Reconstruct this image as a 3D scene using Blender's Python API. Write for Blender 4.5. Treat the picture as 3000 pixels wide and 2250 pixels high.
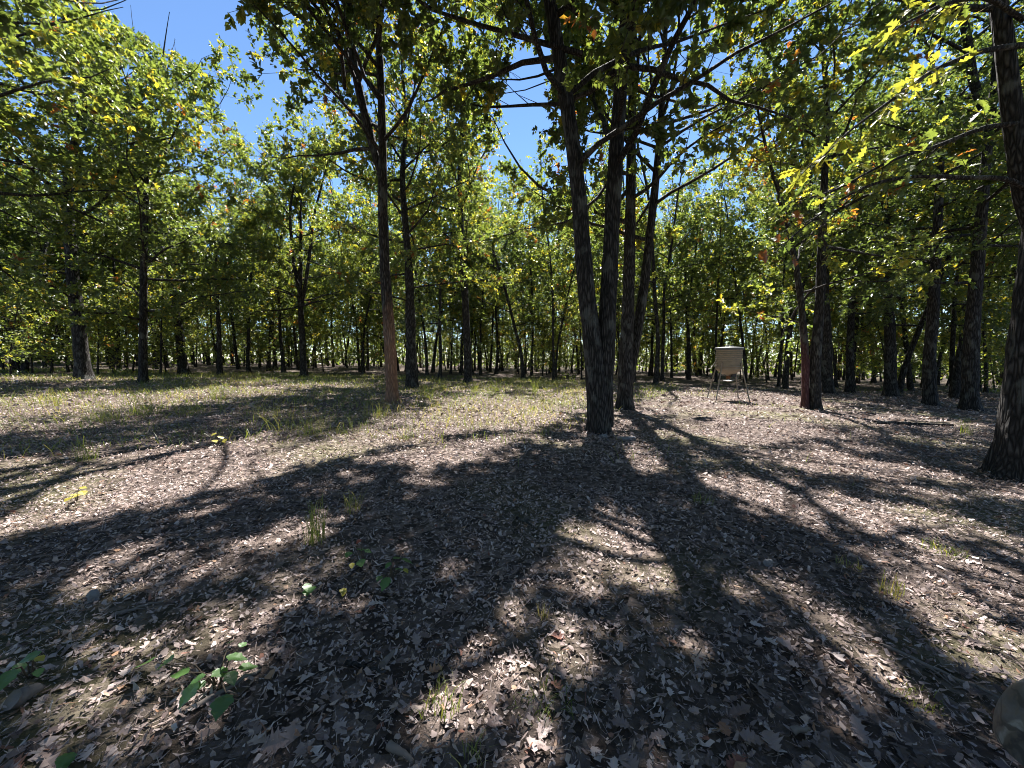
import bpy, math
import numpy as np

# ------------------------------------------------------------------ camera, world, sun, exposure
sc = bpy.context.scene
col = sc.collection
for o in list(bpy.data.objects):
    bpy.data.objects.remove(o)
CAM_H, PITCH, FPX = 1.4, math.radians(3.8), 1127.0
cam_d = bpy.data.cameras.new("camera")
cam_d.sensor_width = 36.0
cam_d.lens = 36.0 * FPX / 3000.0
cam_d.clip_start, cam_d.clip_end = 0.05, 3000
cam = bpy.data.objects.new("camera", cam_d)
col.objects.link(cam)
cam.location = (0, 0, CAM_H)
cam.rotation_euler = (math.pi / 2 - PITCH, 0, 0)
sc.camera = cam

SUN_EL, SUN_AZ = math.radians(54), math.radians(10)      # azimuth: to the right of straight ahead (+Y)
world = bpy.data.worlds.new("World")
sc.world = world
world.use_nodes = True
wn = world.node_tree
sky = wn.nodes.new("ShaderNodeTexSky")
sky.sky_type = 'NISHITA'
sky.sun_disc = False
sky.sun_elevation = SUN_EL
sky.sun_rotation = SUN_AZ
sky.air_density, sky.dust_density, sky.ozone_density = 1.0, 0.0, 7.0
bg = wn.nodes["Background"]
bg.inputs[1].default_value = 0.05
wn.links.new(sky.outputs[0], bg.inputs[0])

sun_d = bpy.data.lights.new("sun", 'SUN')
sun_d.energy = 5.0
sun_d.angle = math.radians(0.53)
sun_d.color = (1.0, 0.96, 0.92)
sun = bpy.data.objects.new("sun", sun_d)
col.objects.link(sun)
sun.location = (20, 60, 60)
sun.rotation_euler = (math.pi / 2 - SUN_EL, 0, math.pi - SUN_AZ)
SUN_H = np.array([math.sin(SUN_AZ), math.cos(SUN_AZ)])   # horizontal direction towards the sun

sc.view_settings.view_transform = 'Standard'
sc.view_settings.look = 'None'
sc.view_settings.gamma = 1.0
sc.view_settings.exposure = 2.1
cy = sc.cycles
cy.max_bounces, cy.diffuse_bounces, cy.glossy_bounces, cy.transmission_bounces = 6, 4, 2, 4
cy.caustics_reflective = cy.caustics_refractive = False
cy.sample_clamp_indirect = 6.0
cy.use_denoising = True
cy.filter_width = 1.0

R = np.random.default_rng(11)
rad = math.radians

# ------------------------------------------------------------------ helpers: terrain, pixels, noise
def ground(x, y):
    x = np.asarray(x, float); y = np.asarray(y, float)
    k = np.clip((np.hypot(x, y) - 1.0) / 4.0, 0, 1)
    z = -0.02 * np.clip(x, -60, 60) + k * (0.030 * np.sin(0.55 * x + 0.9) * np.sin(0.43 * y + 0.4) + 0.016 * np.sin(1.3 * x - 0.7 * y))
    return z

def ray(px, py):
    dx, dv = (px - 1500) / FPX, -(py - 1125) / FPX
    c, s = math.cos(PITCH), math.sin(PITCH)
    return np.array([dx, c + dv * s, -s + dv * c])

def gp(px, py):
    d = ray(px, py); z = 0.0
    for _ in range(8):
        t = (z - CAM_H) / d[2]
        z = float(ground(d[0] * t, d[1] * t))
    return np.array([d[0] * t, d[1] * t, z])

def at_depth(px, py, y):
    d = ray(px, py)
    return np.array([0, 0, CAM_H]) + d * (y / d[1])

def project(P):
    q = P - np.array([0, 0, CAM_H])
    c, s = math.cos(PITCH), math.sin(PITCH)
    f = q[:, 1] * c - q[:, 2] * s
    u = q[:, 1] * s + q[:, 2] * c
    f2 = np.where(f > 0.15, f, 0.15)
    return 1500 + FPX * q[:, 0] / f2, 1125 - FPX * u / f2, f > 0.15

def in_poly(x, y, poly):
    inside = np.zeros(len(x), bool)
    p = np.asarray(poly, float)
    for (x0, y0), (x1, y1) in zip(p, np.roll(p, -1, 0)):
        c = ((y0 > y) != (y1 > y))
        if y1 != y0:
            inside ^= c & (x < (x1 - x0) * (y - y0) / (y1 - y0) + x0)
    return inside

def nrm(v):
    return v / np.maximum(np.linalg.norm(v, axis=-1, keepdims=True), 1e-9)

def vnoise(u, v, seed=0, wrap=None):
    """smooth value noise on a lattice; u may wrap"""
    g = np.random.default_rng(seed).random((256, 256))
    iu, iv = np.floor(u).astype(int), np.floor(v).astype(int)
    fu, fv = u - iu, v - iv
    fu, fv = fu * fu * (3 - 2 * fu), fv * fv * (3 - 2 * fv)
    w = wrap or 256
    a, b = iu % w, (iu + 1) % w
    c, d = iv % 256, (iv + 1) % 256
    return (g[a, c] * (1 - fu) + g[b, c] * fu) * (1 - fv) + (g[a, d] * (1 - fu) + g[b, d] * fu) * fv

# ------------------------------------------------------------------ sun flecks on the ground (openings in the canopy) and gaps of sky
S = 3000 / 2212.0
LIT = [[(x * S, y * S) for x, y in p] for p in [
    [(0, 1000), (200, 965), (400, 930), (480, 900), (600, 880), (860, 862), (1060, 838), (1265, 842), (1265, 876), (1080, 892), (930, 915),
     (850, 955), (700, 1000), (550, 1025), (450, 1060), (330, 1090), (180, 1125), (0, 1165)],
    [(0, 860), (220, 858), (420, 866), (560, 862), (560, 874), (380, 890), (160, 884), (0, 886)],
    [(120, 920), (300, 905), (420, 905), (330, 925), (200, 940)],
    [(430, 822), (560, 818), (700, 826), (560, 834)],
    [(1385, 855), (1500, 866), (1620, 868), (1735, 872), (1730, 890), (1600, 905), (1470, 900), (1400, 885)],
    [(1440, 905), (1600, 915), (1760, 930), (1700, 955), (1600, 970), (1500, 950)],
    [(1780, 905), (1950, 912), (1940, 922), (1800, 918)],
    [(1640, 985), (1790, 975), (1960, 1010), (2110, 1030), (1960, 1042), (1760, 1020)],
    [(1340, 960), (1395, 960), (1420, 1010), (1370, 1030)],
    [(1060, 900), (1180, 910), (1150, 935), (1060, 930)],
    [(860, 985), (945, 980), (960, 1000), (880, 1010)],
    [(1225, 1135), (1300, 1095), (1345, 1100), (1400, 1170), (1490, 1185), (1555, 1255), (1510, 1300), (1420, 1285), (1270, 1245)],
    [(1085, 1410), (1140, 1375), (1185, 1400), (1150, 1500), (1140, 1600), (1250, 1640), (1290, 1560), (1385, 1550), (1400, 1659), (985, 1659), (1030, 1560), (1060, 1480)],
    [(1655, 1375), (1745, 1340), (1850, 1430), (2000, 1540), (2150, 1659), (1990, 1659), (1810, 1500), (1720, 1440)],
    [(1620, 1520), (1680, 1530), (1760, 1659), (1660, 1659)],
    [(1830, 1170), (1940, 1165), (2060, 1190), (2212, 1300), (2212, 1345), (2040, 1245), (1900, 1200)],
    [(1660, 1250), (1720, 1240), (1780, 1300), (1740, 1320)],
    [(1480, 1020), (1600, 1030), (1740, 1080), (1900, 1085), (2100, 1140), (2212, 1150), (2212, 1175), (2000, 1150), (1760, 1115), (1560, 1070)],
    [(1040, 1280), (1110, 1240), (1120, 1265), (1070, 1300)],
    [(0, 1320), (160, 1255), (320, 1205), (330, 1215), (200, 1275), (60, 1340), (0, 1365)],
    [(520, 1185), (700, 1110), (720, 1130), (560, 1200)],
]]
OPEN_SAND = [(x * S, y * S) for x, y in [(1380, 845), (1500, 846), (1640, 850), (1745, 858), (1740, 890), (1600, 905), (1470, 900), (1390, 880)]]
SKY_GAPS = [
    [(262, -200), (268, 15), (395, 85), (480, 135), (585, 178), (628, 240), (642, 310), (695, 370), (728, 440), (740, 480), (775, 455), (735, 380), (680, 300), (640, 265), (600, 140), (660, 10), (650, -200)],
    [(1490, 180), (1600, 150), (1605, 300), (1575, 420), (1555, 515), (1450, 440), (1490, 330)],
    [(2045, 545), (2062, 680), (2150, 645), (2185, 560), (2150, 520), (2085, 500)],
    [(980, 480), (1060, 460), (1085, 560), (1010, 560)],
]
TAN_EL = math.tan(SUN_EL)
SUN_V = np.array([SUN_H[0] * math.cos(SUN_EL), SUN_H[1] * math.cos(SUN_EL), math.sin(SUN_EL)])
_y0 = gp(2992, 1400)[1]
BOUGHS = [([(3005, 130), (2860, 150), (2720, 215), (2600, 300), (2480, 390), (2370, 500)], _y0, 4.3),
          ([(3000, 60), (2900, -10), (2760, 10), (2650, 70), (2580, 120)], _y0, 4.2),
          ([(2350, 880), (2280, 890), (2170, 905)], 12.2, 12.0), ([(2352, 930), (2260, 945), (2120, 960)], 12.2, 12.0), ([(2355, 975), (2250, 985), (2140, 1000)], 12.2, 12.0)]
SUNNY = []
for pts, ya, yb in BOUGHS:
    for f in np.linspace(.15, 1, 6):
        k = f * (len(pts) - 1); i = min(int(k), len(pts) - 2); a = k - i
        SUNNY.append((at_depth(pts[i][0] * (1 - a) + pts[i + 1][0] * a, pts[i][1] * (1 - a) + pts[i + 1][1] * a, ya + (yb - ya) * f), .55 if ya < 8 else .8))

for px_, py_ in [(60, 900), (120, 960), (30, 1010), (150, 1050), (20, 800), (60, 1070), (330, 1010), (400, 1040), (200, 1040)]:
    SUNNY.append((at_depth(px_, py_, 19.5), 1.3))

def keep_mask(P, rng, gaps=True, keep=0.03, flecks=False):
    S2 = P[:, :2] - (P[:, 2:3] - ground(P[:, 0], P[:, 1])[:, None]) / TAN_EL * SUN_H
    G = np.column_stack([S2, ground(S2[:, 0], S2[:, 1])])
    j = rng.normal(0, 1, (len(P), 2)) * 0.10
    G[:, :2] += j
    x, y, ok = project(G)
    bad = np.zeros(len(P), bool)
    hard = ok & in_poly(x, y, OPEN_SAND)
    for p in LIT:
        bad |= ok & in_poly(x, y, p)
    fleck = vnoise(G[:, 0] * 2.1 + 60, G[:, 1] * .95 + 60, 77) * .6 + vnoise(G[:, 0] * 4.4 + 60, G[:, 1] * 2.2 + 60, 78) * .4
    if flecks:
        bad |= ok & (fleck > .66) & (G[:, 1] < 11)
    for q, rr in SUNNY:
        w = P - q; t = w @ SUN_V
        bad |= (t > .9) & (np.linalg.norm(w - t[:, None] * SUN_V, axis=1) < rr)
    if gaps:
        x, y, ok = project(P)
        x = x + rng.normal(0, 9, len(P)); y = y + rng.normal(0, 9, len(P))
        for p in SKY_GAPS:
            bad |= ok & in_poly(x, y, p)
    return (~bad | (rng.random(len(P)) < keep)) & (~hard | (rng.random(len(P)) < .04))

# ------------------------------------------------------------------ mesh building
class MB:
    def __init__(s):
        s.v, s.f, s.t, s.n = [], [], [], 0
    def add(s, v, faces, tone=0.5):
        v = np.asarray(v, float).reshape(-1, 3)
        s.v.append(v)
        s.t.append(np.broadcast_to(np.asarray(tone, float), (len(v),)).copy())
        for f in faces:
            f = np.asarray(f, int)
            if len(f):
                s.f.append(f + s.n)
        s.n += len(v)
    def mesh(s, name, mat, smooth=False, shift=None):
        me = bpy.data.meshes.new(name)
        V = np.concatenate(s.v)
        if shift is not None:
            V = V - np.asarray(shift)
        loops = np.concatenate([f.ravel() for f in s.f]).astype(np.int32)
        tot = np.concatenate([np.full(len(f), f.shape[1]) for f in s.f])
        starts = np.concatenate([[0], np.cumsum(tot)[:-1]]).astype(np.int32)
        me.vertices.add(len(V)); me.vertices.foreach_set("co", V.astype(np.float32).ravel())
        me.loops.add(len(loops)); me.loops.foreach_set("vertex_index", loops)
        me.polygons.add(len(tot)); me.polygons.foreach_set("loop_start", starts)
        me.polygons.foreach_set("use_smooth", np.full(len(tot), smooth))
        me.update(calc_edges=True)
        a = me.attributes.new("tone", 'FLOAT', 'POINT')
        a.data.foreach_set("value", np.concatenate(s.t).astype(np.float32))
        for m in (mat if isinstance(mat, (list, tuple)) else [mat]):
            me.materials.append(m)
        return me
    def build(s, name, mat, parent=None, smooth=False, shift=None):
        return link(name, s.mesh(name, mat, smooth, shift), parent)

def link(name, me, parent=None):
    o = bpy.data.objects.new(name, me)
    col.objects.link(o)
    if parent is not None:
        o.parent = parent
    return o

def tag(o, label=None, cat=None, group=None, kind=None):
    if label: o["label"] = label
    if cat: o["category"] = cat
    if group: o["group"] = group
    if kind: o["kind"] = kind
    return o

def empty(name, loc=(0, 0, 0), rz=0.0):
    o = bpy.data.objects.new(name, None)
    col.objects.link(o)
    o.location = loc; o.rotation_euler[2] = rz; o.empty_display_size = 0.2
    return o

def copy_tree(o, parent=None):
    c = o.copy(); col.objects.link(c); c.parent = parent
    for ch in list(o.children):
        copy_tree(ch, c)
    return c

def frames(P):
    T = np.gradient(P, axis=0); T = nrm(T)
    ref = np.array([0.0, 0.0, 1.0]) if abs(T[:, 2]).mean() < 0.75 else np.array([1.0, 0.05, 0.0])
    A = nrm(np.cross(T, ref)); B = np.cross(A, T)
    return A, B

def tube(mb, P, r, n=6, tone=0.5, cap=True):
    P = np.asarray(P, float); m = len(P)
    r = np.broadcast_to(np.asarray(r, float), (m,))
    A, B = frames(P)
    th = np.arange(n) * 2 * math.pi / n
    V = P[:, None] + r[:, None, None] * (A[:, None] * np.cos(th)[None, :, None] + B[:, None] * np.sin(th)[None, :, None])
    i = np.arange(m - 1)[:, None] * n; k = np.arange(n)[None]; k2 = (k + 1) % n
    q = np.stack([i + k, i + k2, i + n + k2, i + n + k], -1).reshape(-1, 4)
    F = [q]
    if cap:
        F.append(np.arange(n)[None]); F.append((np.arange(n)[::-1] + (m - 1) * n)[None])
    mb.add(V, F, tone)

def tubes3(mb, A, Bp, r0, r1, tone=0.5):
    """many straight three-sided twigs at once"""
    n = len(A)
    if not n: return
    T = nrm(Bp - A)
    X = nrm(np.cross(T, np.array([0.3, 0.2, 0.93]))); Y = np.cross(X, T)
    V = np.zeros((n, 6, 3))
    for k in range(3):
        c, s_ = math.cos(k * 2.094), math.sin(k * 2.094)
        V[:, k] = A + (X * c + Y * s_) * r0; V[:, 3 + k] = Bp + (X * c + Y * s_) * r1
    b = np.arange(n)[:, None] * 6
    F = [b + np.array([k, (k + 1) % 3, 3 + (k + 1) % 3, 3 + k]) for k in range(3)]
    mb.add(V, F, tone)

def lathe(mb, prof, n=40, tone=0.5, centre=(0, 0, 0), caps=True):
    pr = np.asarray(prof, float); th = np.arange(n) * 2 * math.pi / n
    V = np.stack([pr[:, None, 0] * np.cos(th), pr[:, None, 0] * np.sin(th), np.repeat(pr[:, 1:2], n, 1)], -1) + np.asarray(centre)
    m = len(pr)
    i = np.arange(m - 1)[:, None] * n; k = np.arange(n)[None]; k2 = (k + 1) % n
    F = [np.stack([i + k, i + k2, i + n + k2, i + n + k], -1).reshape(-1, 4)]
    if caps:
        F += [np.arange(n)[::-1][None], (np.arange(n) + (m - 1) * n)[None]]
    mb.add(V, F, tone)

def box(mb, c, h, tone=0.5):
    s = np.array([[x, y, z] for z in (-1, 1) for y in (-1, 1) for x in (-1, 1)]) * np.asarray(h) + np.asarray(c)
    mb.add(s, [np.array([[0, 2, 3, 1], [4, 5, 7, 6], [0, 1, 5, 4], [2, 6, 7, 3], [0, 4, 6, 2], [1, 3, 7, 5]])], tone)

# leaves --------------------------------------------------------------
HALF_LOBED = np.array([(0, .012), (.26, .25), (.40, .10), (.62, .34), (.76, .13), (1.0, 0)])
def leaves(mb, P, D, N, L, tone, lobed=False, wid=0.58, fold=0.10, curl=0.0):
    n = len(P)
    if not n: return
    D = nrm(D); Sd = nrm(np.cross(N, D)); N = np.cross(D, Sd)
    L = L[:, None]
    if not lobed:
        mid = P + D * L * 0.5 - N * L * curl * 0.3
        V = np.stack([P, mid + Sd * L * wid / 2 + N * L * fold, P + D * L - N * L * curl, mid - Sd * L * wid / 2 + N * L * fold], 1)
        b = np.arange(n)[:, None] * 4
        mb.add(V, [b + np.array([0, 2, 1]), b + np.array([0, 3, 2])], np.repeat(tone, 4))
    else:
        h = HALF_LOBED; k = len(h); V = []
        for sgn in (1, -1):
            for u, v in h[1:-1]:
                V.append(P + D * L * u + Sd * L * v * sgn * wid / 0.58 + N * L * (v * fold * 3 - curl * u * u))
        V.append(P); V.append(P + D * L - N * L * curl)
        m = len(V); V = np.stack(V, 1); b = np.arange(n)[:, None] * m; q = k - 2
        F = [b + np.array([m - 2] + [m - 1] + list(range(q - 1, -1, -1))), b + np.array([m - 2] + list(range(q, 2 * q)) + [m - 1])]
        mb.add(V, F, np.repeat(tone, m))

def litter_bits(mb, g, P, yaw, L, W, tilt, curl, tone, fine=True):
    """curled ragged leaf fragments"""
    n = len(P)
    D = nrm(np.stack([np.cos(yaw), np.sin(yaw), tilt[:, 0]], -1))
    Sd = nrm(np.stack([-np.sin(yaw), np.cos(yaw), tilt[:, 1]], -1))
    N = nrm(np.cross(D, Sd))
    L, W, curl = L[:, None], W[:, None], curl[:, None]
    def pt(u, v, w, j=.16):
        uu = u + g.normal(0, j, (n, 1)); vv = v + g.normal(0, j, (n, 1))
        return P + D * L * uu + Sd * W * vv + N * L * curl * w
    if fine:
        V = np.stack([pt(-.5, .16, 1), pt(-.42, -.28, .8), pt(0, .5, .25), pt(0, -.5, .25), pt(.42, .26, .8), pt(.5, -.12, 1)], 1)
        b = np.arange(n)[:, None] * 6
        mb.add(V, [b + np.array([0, 1, 3, 2]), b + np.array([2, 3, 5, 4])], np.repeat(tone, 6))
    else:
        V = np.stack([pt(-.5, 0, 0), pt(0, .5, .8), pt(.5, 0, 0), pt(0, -.5, .8)], 1)
        b = np.arange(n)[:, None] * 4
        mb.add(V, [b + np.array([0, 2, 1]), b + np.array([0, 3, 2])], np.repeat(tone, 4))

# ------------------------------------------------------------------ materials
def new_mat(name):
    m = bpy.data.materials.new(name); m.use_nodes = True
    nt = m.node_tree; p = nt.nodes["Principled BSDF"]; p.inputs["Roughness"].default_value = 0.8
    return m, nt, p

def ramp(nt, fac, stops):
    r = nt.nodes.new("ShaderNodeValToRGB"); e = r.color_ramp.elements
    while len(e) < len(stops): e.new(0.5)
    for el, (p, c) in zip(e, stops):
        el.position = p; el.color = (*c, 1)
    nt.links.new(fac, r.inputs[0]); return r.outputs[0]

def tex(nt, kind, scale, vec=None, **kw):
    t = nt.nodes.new("ShaderNodeTex" + kind); t.inputs["Scale"].default_value = scale
    for k, v in kw.items():
        t.inputs[k].default_value = v
    if vec is not None: nt.links.new(vec, t.inputs["Vector"])
    return t

def coord(nt, which="Object", scale=(1, 1, 1)):
    c = nt.nodes.new("ShaderNodeTexCoord"); m = nt.nodes.new("ShaderNodeMapping"); m.inputs["Scale"].default_value = scale
    nt.links.new(c.outputs[which], m.inputs[0]); return m.outputs[0]

def math_n(nt, op, a, b=None):
    n = nt.nodes.new("ShaderNodeMath"); n.operation = op
    for i, v in enumerate((a, b)):
        if v is None: continue
        if isinstance(v, (int, float)): n.inputs[i].default_value = v
        else: nt.links.new(v, n.inputs[i])
    return n.outputs[0]

def mixc(nt, fac, a, b, mode='MIX'):
    n = nt.nodes.new("ShaderNodeMix"); n.data_type = 'RGBA'; n.blend_type = mode
    for i, v in ((0, fac), (6, a), (7, b)):
        if isinstance(v, (int, float)): n.inputs[i].default_value = v
        elif isinstance(v, tuple): n.inputs[i].default_value = (*v, 1)
        else: nt.links.new(v, n.inputs[i])
    return n.outputs[2]

def bump(nt, p, h, strength, dist):
    b = nt.nodes.new("ShaderNodeBump"); b.inputs["Strength"].default_value = strength; b.inputs["Distance"].default_value = dist
    nt.links.new(h, b.inputs["Height"]); nt.links.new(b.outputs[0], p.inputs["Normal"])

def attr(nt, name="tone"):
    a = nt.nodes.new("ShaderNodeAttribute"); a.attribute_name = name; return a.outputs["Fac"]

def leaf_mat(name, stops, trans=0.48, rough=0.42, boost=(1.8, 1.75, 0.85), spec=0.8):
    m, nt, p = new_mat(name)
    c = ramp(nt, attr(nt), stops)
    nt.links.new(c, p.inputs["Base Color"]); p.inputs["Roughness"].default_value = rough
    p.inputs["Specular IOR Level"].default_value = spec
    tr = nt.nodes.new("ShaderNodeBsdfTranslucent")
    nt.links.new(mixc(nt, 1.0, c, boost, 'MULTIPLY'), tr.inputs[0])
    mx = nt.nodes.new("ShaderNodeMixShader"); mx.inputs[0].default_value = trans
    nt.links.new(p.outputs[0], mx.inputs[1]); nt.links.new(tr.outputs[0], mx.inputs[2])
    nt.links.new(mx.outputs[0], nt.nodes["Material Output"].inputs[0])
    return m

OAK = [(0.0, (.042, .066, .026)), (.35, (.080, .114, .036)), (.62, (.140, .174, .048)), (.80, (.26, .26, .045)), (.92, (.40, .30, .04)), (.97, (.30, .12, .03)), (1.0, (.20, .05, .025))]
M_LEAF = leaf_mat("oak_foliage", OAK)
M_GRASS = leaf_mat("grass_blades", [(0, (.07, .11, .02)), (.4, (.16, .19, .045)), (.7, (.30, .27, .09)), (1, (.46, .36, .19))], trans=.35, rough=.5)
M_SEED = leaf_mat("seedling_leaf", [(0, (.05, .12, .03)), (.5, (.09, .19, .04)), (.8, (.30, .33, .03)), (1, (.28, .06, .03))], trans=.35, rough=.45)

def litter_material(name, obj_random=False):
    m, nt, p = new_mat(name)
    t = attr(nt)
    if obj_random:
        oi = nt.nodes.new("ShaderNodeObjectInfo"); t = oi.outputs["Random"]
    c = ramp(nt, t, [(0, (.09, .066, .058)), (.25, (.21, .152, .137)), (.5, (.38, .295, .268)), (.72, (.54, .44, .405)), (.86, (.70, .60, .555)), (.95, (.42, .25, .14)), (1, (.26, .10, .07))])
    n = tex(nt, "Noise", 70, coord(nt), Detail=4.0)
    c2 = mixc(nt, math_n(nt, 'MULTIPLY', n.outputs["Fac"], .55), c, (.09, .065, .055))
    nt.links.new(c2, p.inputs["Base Color"]); p.inputs["Roughness"].default_value = .62; p.inputs["Specular IOR Level"].default_value = .35
    bump(nt, p, n.outputs["Fac"], .25, .004)
    tr = nt.nodes.new("ShaderNodeBsdfTranslucent"); nt.links.new(c2, tr.inputs[0])
    mx = nt.nodes.new("ShaderNodeMixShader"); mx.inputs[0].default_value = .12
    nt.links.new(p.outputs[0], mx.inputs[1]); nt.links.new(tr.outputs[0], mx.inputs[2])
    nt.links.new(mx.outputs[0], nt.nodes["Material Output"].inputs[0])
    return m
M_LITTER = litter_material("dry_leaf_litter")
M_FALLEN = litter_material("fallen_oak_leaf", True)

def bark_material(name, dark, mid, light, red=None, red_h=0.0):
    m, nt, p = new_mat(name)
    v = coord(nt, "Object", (1, 1, .16))
    warp = tex(nt, "Noise", 9, v, Detail=3.0)
    vv = nt.nodes.new("ShaderNodeVectorMath"); vv.operation = 'MULTIPLY_ADD'
    nt.links.new(warp.outputs["Color"], vv.inputs[0]); vv.inputs[1].default_value = (.06, .06, .06); nt.links.new(v, vv.inputs[2])
    vo = nt.nodes.new("ShaderNodeTexVoronoi"); vo.feature = 'DISTANCE_TO_EDGE'; vo.inputs["Scale"].default_value = 24
    nt.links.new(vv.outputs[0], vo.inputs["Vector"])
    fine = tex(nt, "Noise", 60, coord(nt, "Object", (1, 1, .35)), Detail=5.0)
    ridge = math_n(nt, 'MINIMUM', math_n(nt, 'MULTIPLY', vo.outputs["Distance"], 3.2), 1.0)
    h = math_n(nt, 'ADD', ridge, math_n(nt, 'MULTIPLY', fine.outputs["Fac"], .5))
    c = ramp(nt, math_n(nt, 'MULTIPLY', h, .7), [(.12, dark), (.5, mid), (.95, light)])
    lich = tex(nt, "Noise", 4.5, coord(nt, "Object", (1, 1, .6)), Detail=6.0)
    lf = ramp(nt, lich.outputs["Fac"], [(.56, (0, 0, 0)), (.64, (.45, .45, .45))])
    c = mixc(nt, lf, c, (.15, .155, .14))
    if red:
        sx = nt.nodes.new("ShaderNodeSeparateXYZ"); nt.links.new(coord(nt), sx.inputs[0])
        hh = math_n(nt, 'ADD', sx.outputs[2], math_n(nt, 'MULTIPLY', math_n(nt, 'SUBTRACT', lich.outputs["Fac"], .5), 2.2))
        f = ramp(nt, math_n(nt, 'DIVIDE', hh, red_h * 2), [(.34, (.72, .72, .72)), (.60, (0, 0, 0))])
        c = mixc(nt, f, c, mixc(nt, math_n(nt, 'MULTIPLY', h, .7), tuple(x * .35 for x in red), red))
    nt.links.new(c, p.inputs["Base Color"]); p.inputs["Roughness"].default_value = .92; p.inputs["Specular IOR Level"].default_value = .2
    bump(nt, p, h, .9, .02)
    return m
M_BARK = bark_material("oak_bark", (.010, .009, .0085), (.032, .029, .027), (.085, .078, .072))
M_BARK_RED_SUNLIT = bark_material("reddish_sunlit_bark", (.012, .010, .009), (.036, .031, .028), (.09, .08, .072), (.46, .26, .17), 2.6)  # lower bark's own red, brightened in the colour for sunlight on it
M_BARK_MAROON = bark_material("maroon_bark", (.012, .010, .009), (.034, .030, .028), (.085, .078, .07), (.16, .065, .07), 2.2)

def plain(name, c, rough=.6, metal=0.0, noise=.25, scale=14, bumps=.15, spec=.4):
    m, nt, p = new_mat(name)
    n = tex(nt, "Noise", scale, coord(nt), Detail=6.0)
    nt.links.new(mixc(nt, math_n(nt, 'MULTIPLY', n.outputs["Fac"], noise * 1.6), tuple(c), tuple(x * .45 for x in c)), p.inputs["Base Color"])
    p.inputs["Roughness"].default_value = rough; p.inputs["Metallic"].default_value = metal; p.inputs["Specular IOR Level"].default_value = spec
    bump(nt, p, n.outputs["Fac"], bumps, .01)
    return m

def ground_material():
    m, nt, p = new_mat("woodland_soil")
    v = coord(nt)
    a = tex(nt, "Voronoi", 17, v, Randomness=1.0)
    b = tex(nt, "Noise", 38, v, Detail=6.0, Roughness=.7)
    big = tex(nt, "Noise", .45, v, Detail=5.0)
    c = ramp(nt, math_n(nt, 'ADD', math_n(nt, 'MULTIPLY', a.outputs["Color"], .6), math_n(nt, 'MULTIPLY', b.outputs["Fac"], .4)),
             [(.2, (.035, .027, .023)), (.5, (.10, .078, .066)), (.8, (.26, .205, .178))])
    g = ramp(nt, big.outputs["Fac"], [(.5, (0, 0, 0)), (.66, (.45, .45, .45))])
    c = mixc(nt, g, c, (.13, .135, .05))
    nt.links.new(c, p.inputs["Base Color"]); p.inputs["Roughness"].default_value = .95; p.inputs["Specular IOR Level"].default_value = .1
    h = math_n(nt, 'ADD', a.outputs["Distance"], b.outputs["Fac"])
    bump(nt, p, h, .8, .04)
    return m
M_GROUND = ground_material()

# ------------------------------------------------------------------ ground
def build_ground():
    gx = np.sinh(np.linspace(-6.2, 6.2, 181)) * 2.6
    gy = np.concatenate([-np.sinh(np.linspace(4.6, 0.02, 50)) * 2.6, np.sinh(np.linspace(0, 6.4, 160)) * 2.4])
    X, Y = np.meshgrid(gx, gy, indexing='ij')
    Z = ground(X, Y)
    near = np.hypot(X, Y) < 30
    Z = Z + near * (vnoise(X * 2.3 + 50, Y * 2.3 + 50, 3) - .5) * .035
    nx, ny = X.shape
    i, j = np.meshgrid(np.arange(nx - 1), np.arange(ny - 1), indexing='ij')
    q = np.stack([i * ny + j, (i + 1) * ny + j, (i + 1) * ny + j + 1, i * ny + j + 1], -1).reshape(-1, 4)
    mb = MB(); mb.add(np.stack([X, Y, Z], -1).reshape(-1, 3), [q])
    return tag(mb.build("ground", M_GROUND, smooth=True), "leaf strewn woodland floor of the clearing", "ground", kind="structure")
build_ground()

# ------------------------------------------------------------------ trees
def resample(P, r, step0=.14):
    P = np.asarray(P, float)
    d = np.concatenate([[0], np.cumsum(np.linalg.norm(np.diff(P, axis=0), axis=1))])
    s, out = 0.0, []
    while s < d[-1]:
        out.append(s); s += step0 if s < 5 else step0 * 2.5
    out.append(d[-1]); out = np.array(out)
    # smooth the polyline a little by interpolating with Catmull-like averaging
    Q = np.stack([np.interp(out, d, P[:, k]) for k in range(3)], -1)
    rr = np.interp(out, d, r)
    for _ in range(6):
        Q[1:-1] = (Q[:-2] + 2 * Q[1:-1] + Q[2:]) / 4
    return Q, rr, out

def trunk_mesh(mb, P, r, base=True, n=20, seed=0, amp=.07, flare=1.0, rng=R):
    Q, rr, s = resample(P, r)
    A, B = frames(Q)
    th = np.arange(n) * 2 * math.pi / n
    TH, SS = np.meshgrid(th, s)
    nu = max(6, int(n * .7))
    ridge = vnoise(TH / (2 * math.pi) * nu, SS * 3.2 + seed * 7, seed + 1, nu) - .5
    low = vnoise(TH / (2 * math.pi) * 4, SS * .9 + seed * 3, seed + 2, 4) - .5
    k = 1 + amp * 2.4 * ridge * np.clip(rr / .12, .3, 1)[:, None] + amp * 2.0 * low
    if base:
        ph = rng.random() * 6
        lob = .6 + .4 * np.cos(5 * TH + ph) + .2 * np.cos(3 * TH + 2 * ph)
        k = k + flare * np.exp(-SS / .26) * lob + .18 * np.exp(-SS / .9)
    V = Q[:, None] + (rr[:, None] * k)[..., None] * (A[:, None] * np.cos(TH)[..., None] + B[:, None] * np.sin(TH)[..., None])
    m = len(Q); i = np.arange(m - 1)[:, None] * n; kk = np.arange(n)[None]; k2 = (kk + 1) % n
    mb.add(V, [np.stack([i + kk, i + k2, i + n + k2, i + n + kk], -1).reshape(-1, 4), np.arange(n)[None], (np.arange(n)[::-1] + (m - 1) * n)[None]])
    return Q, rr

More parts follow.
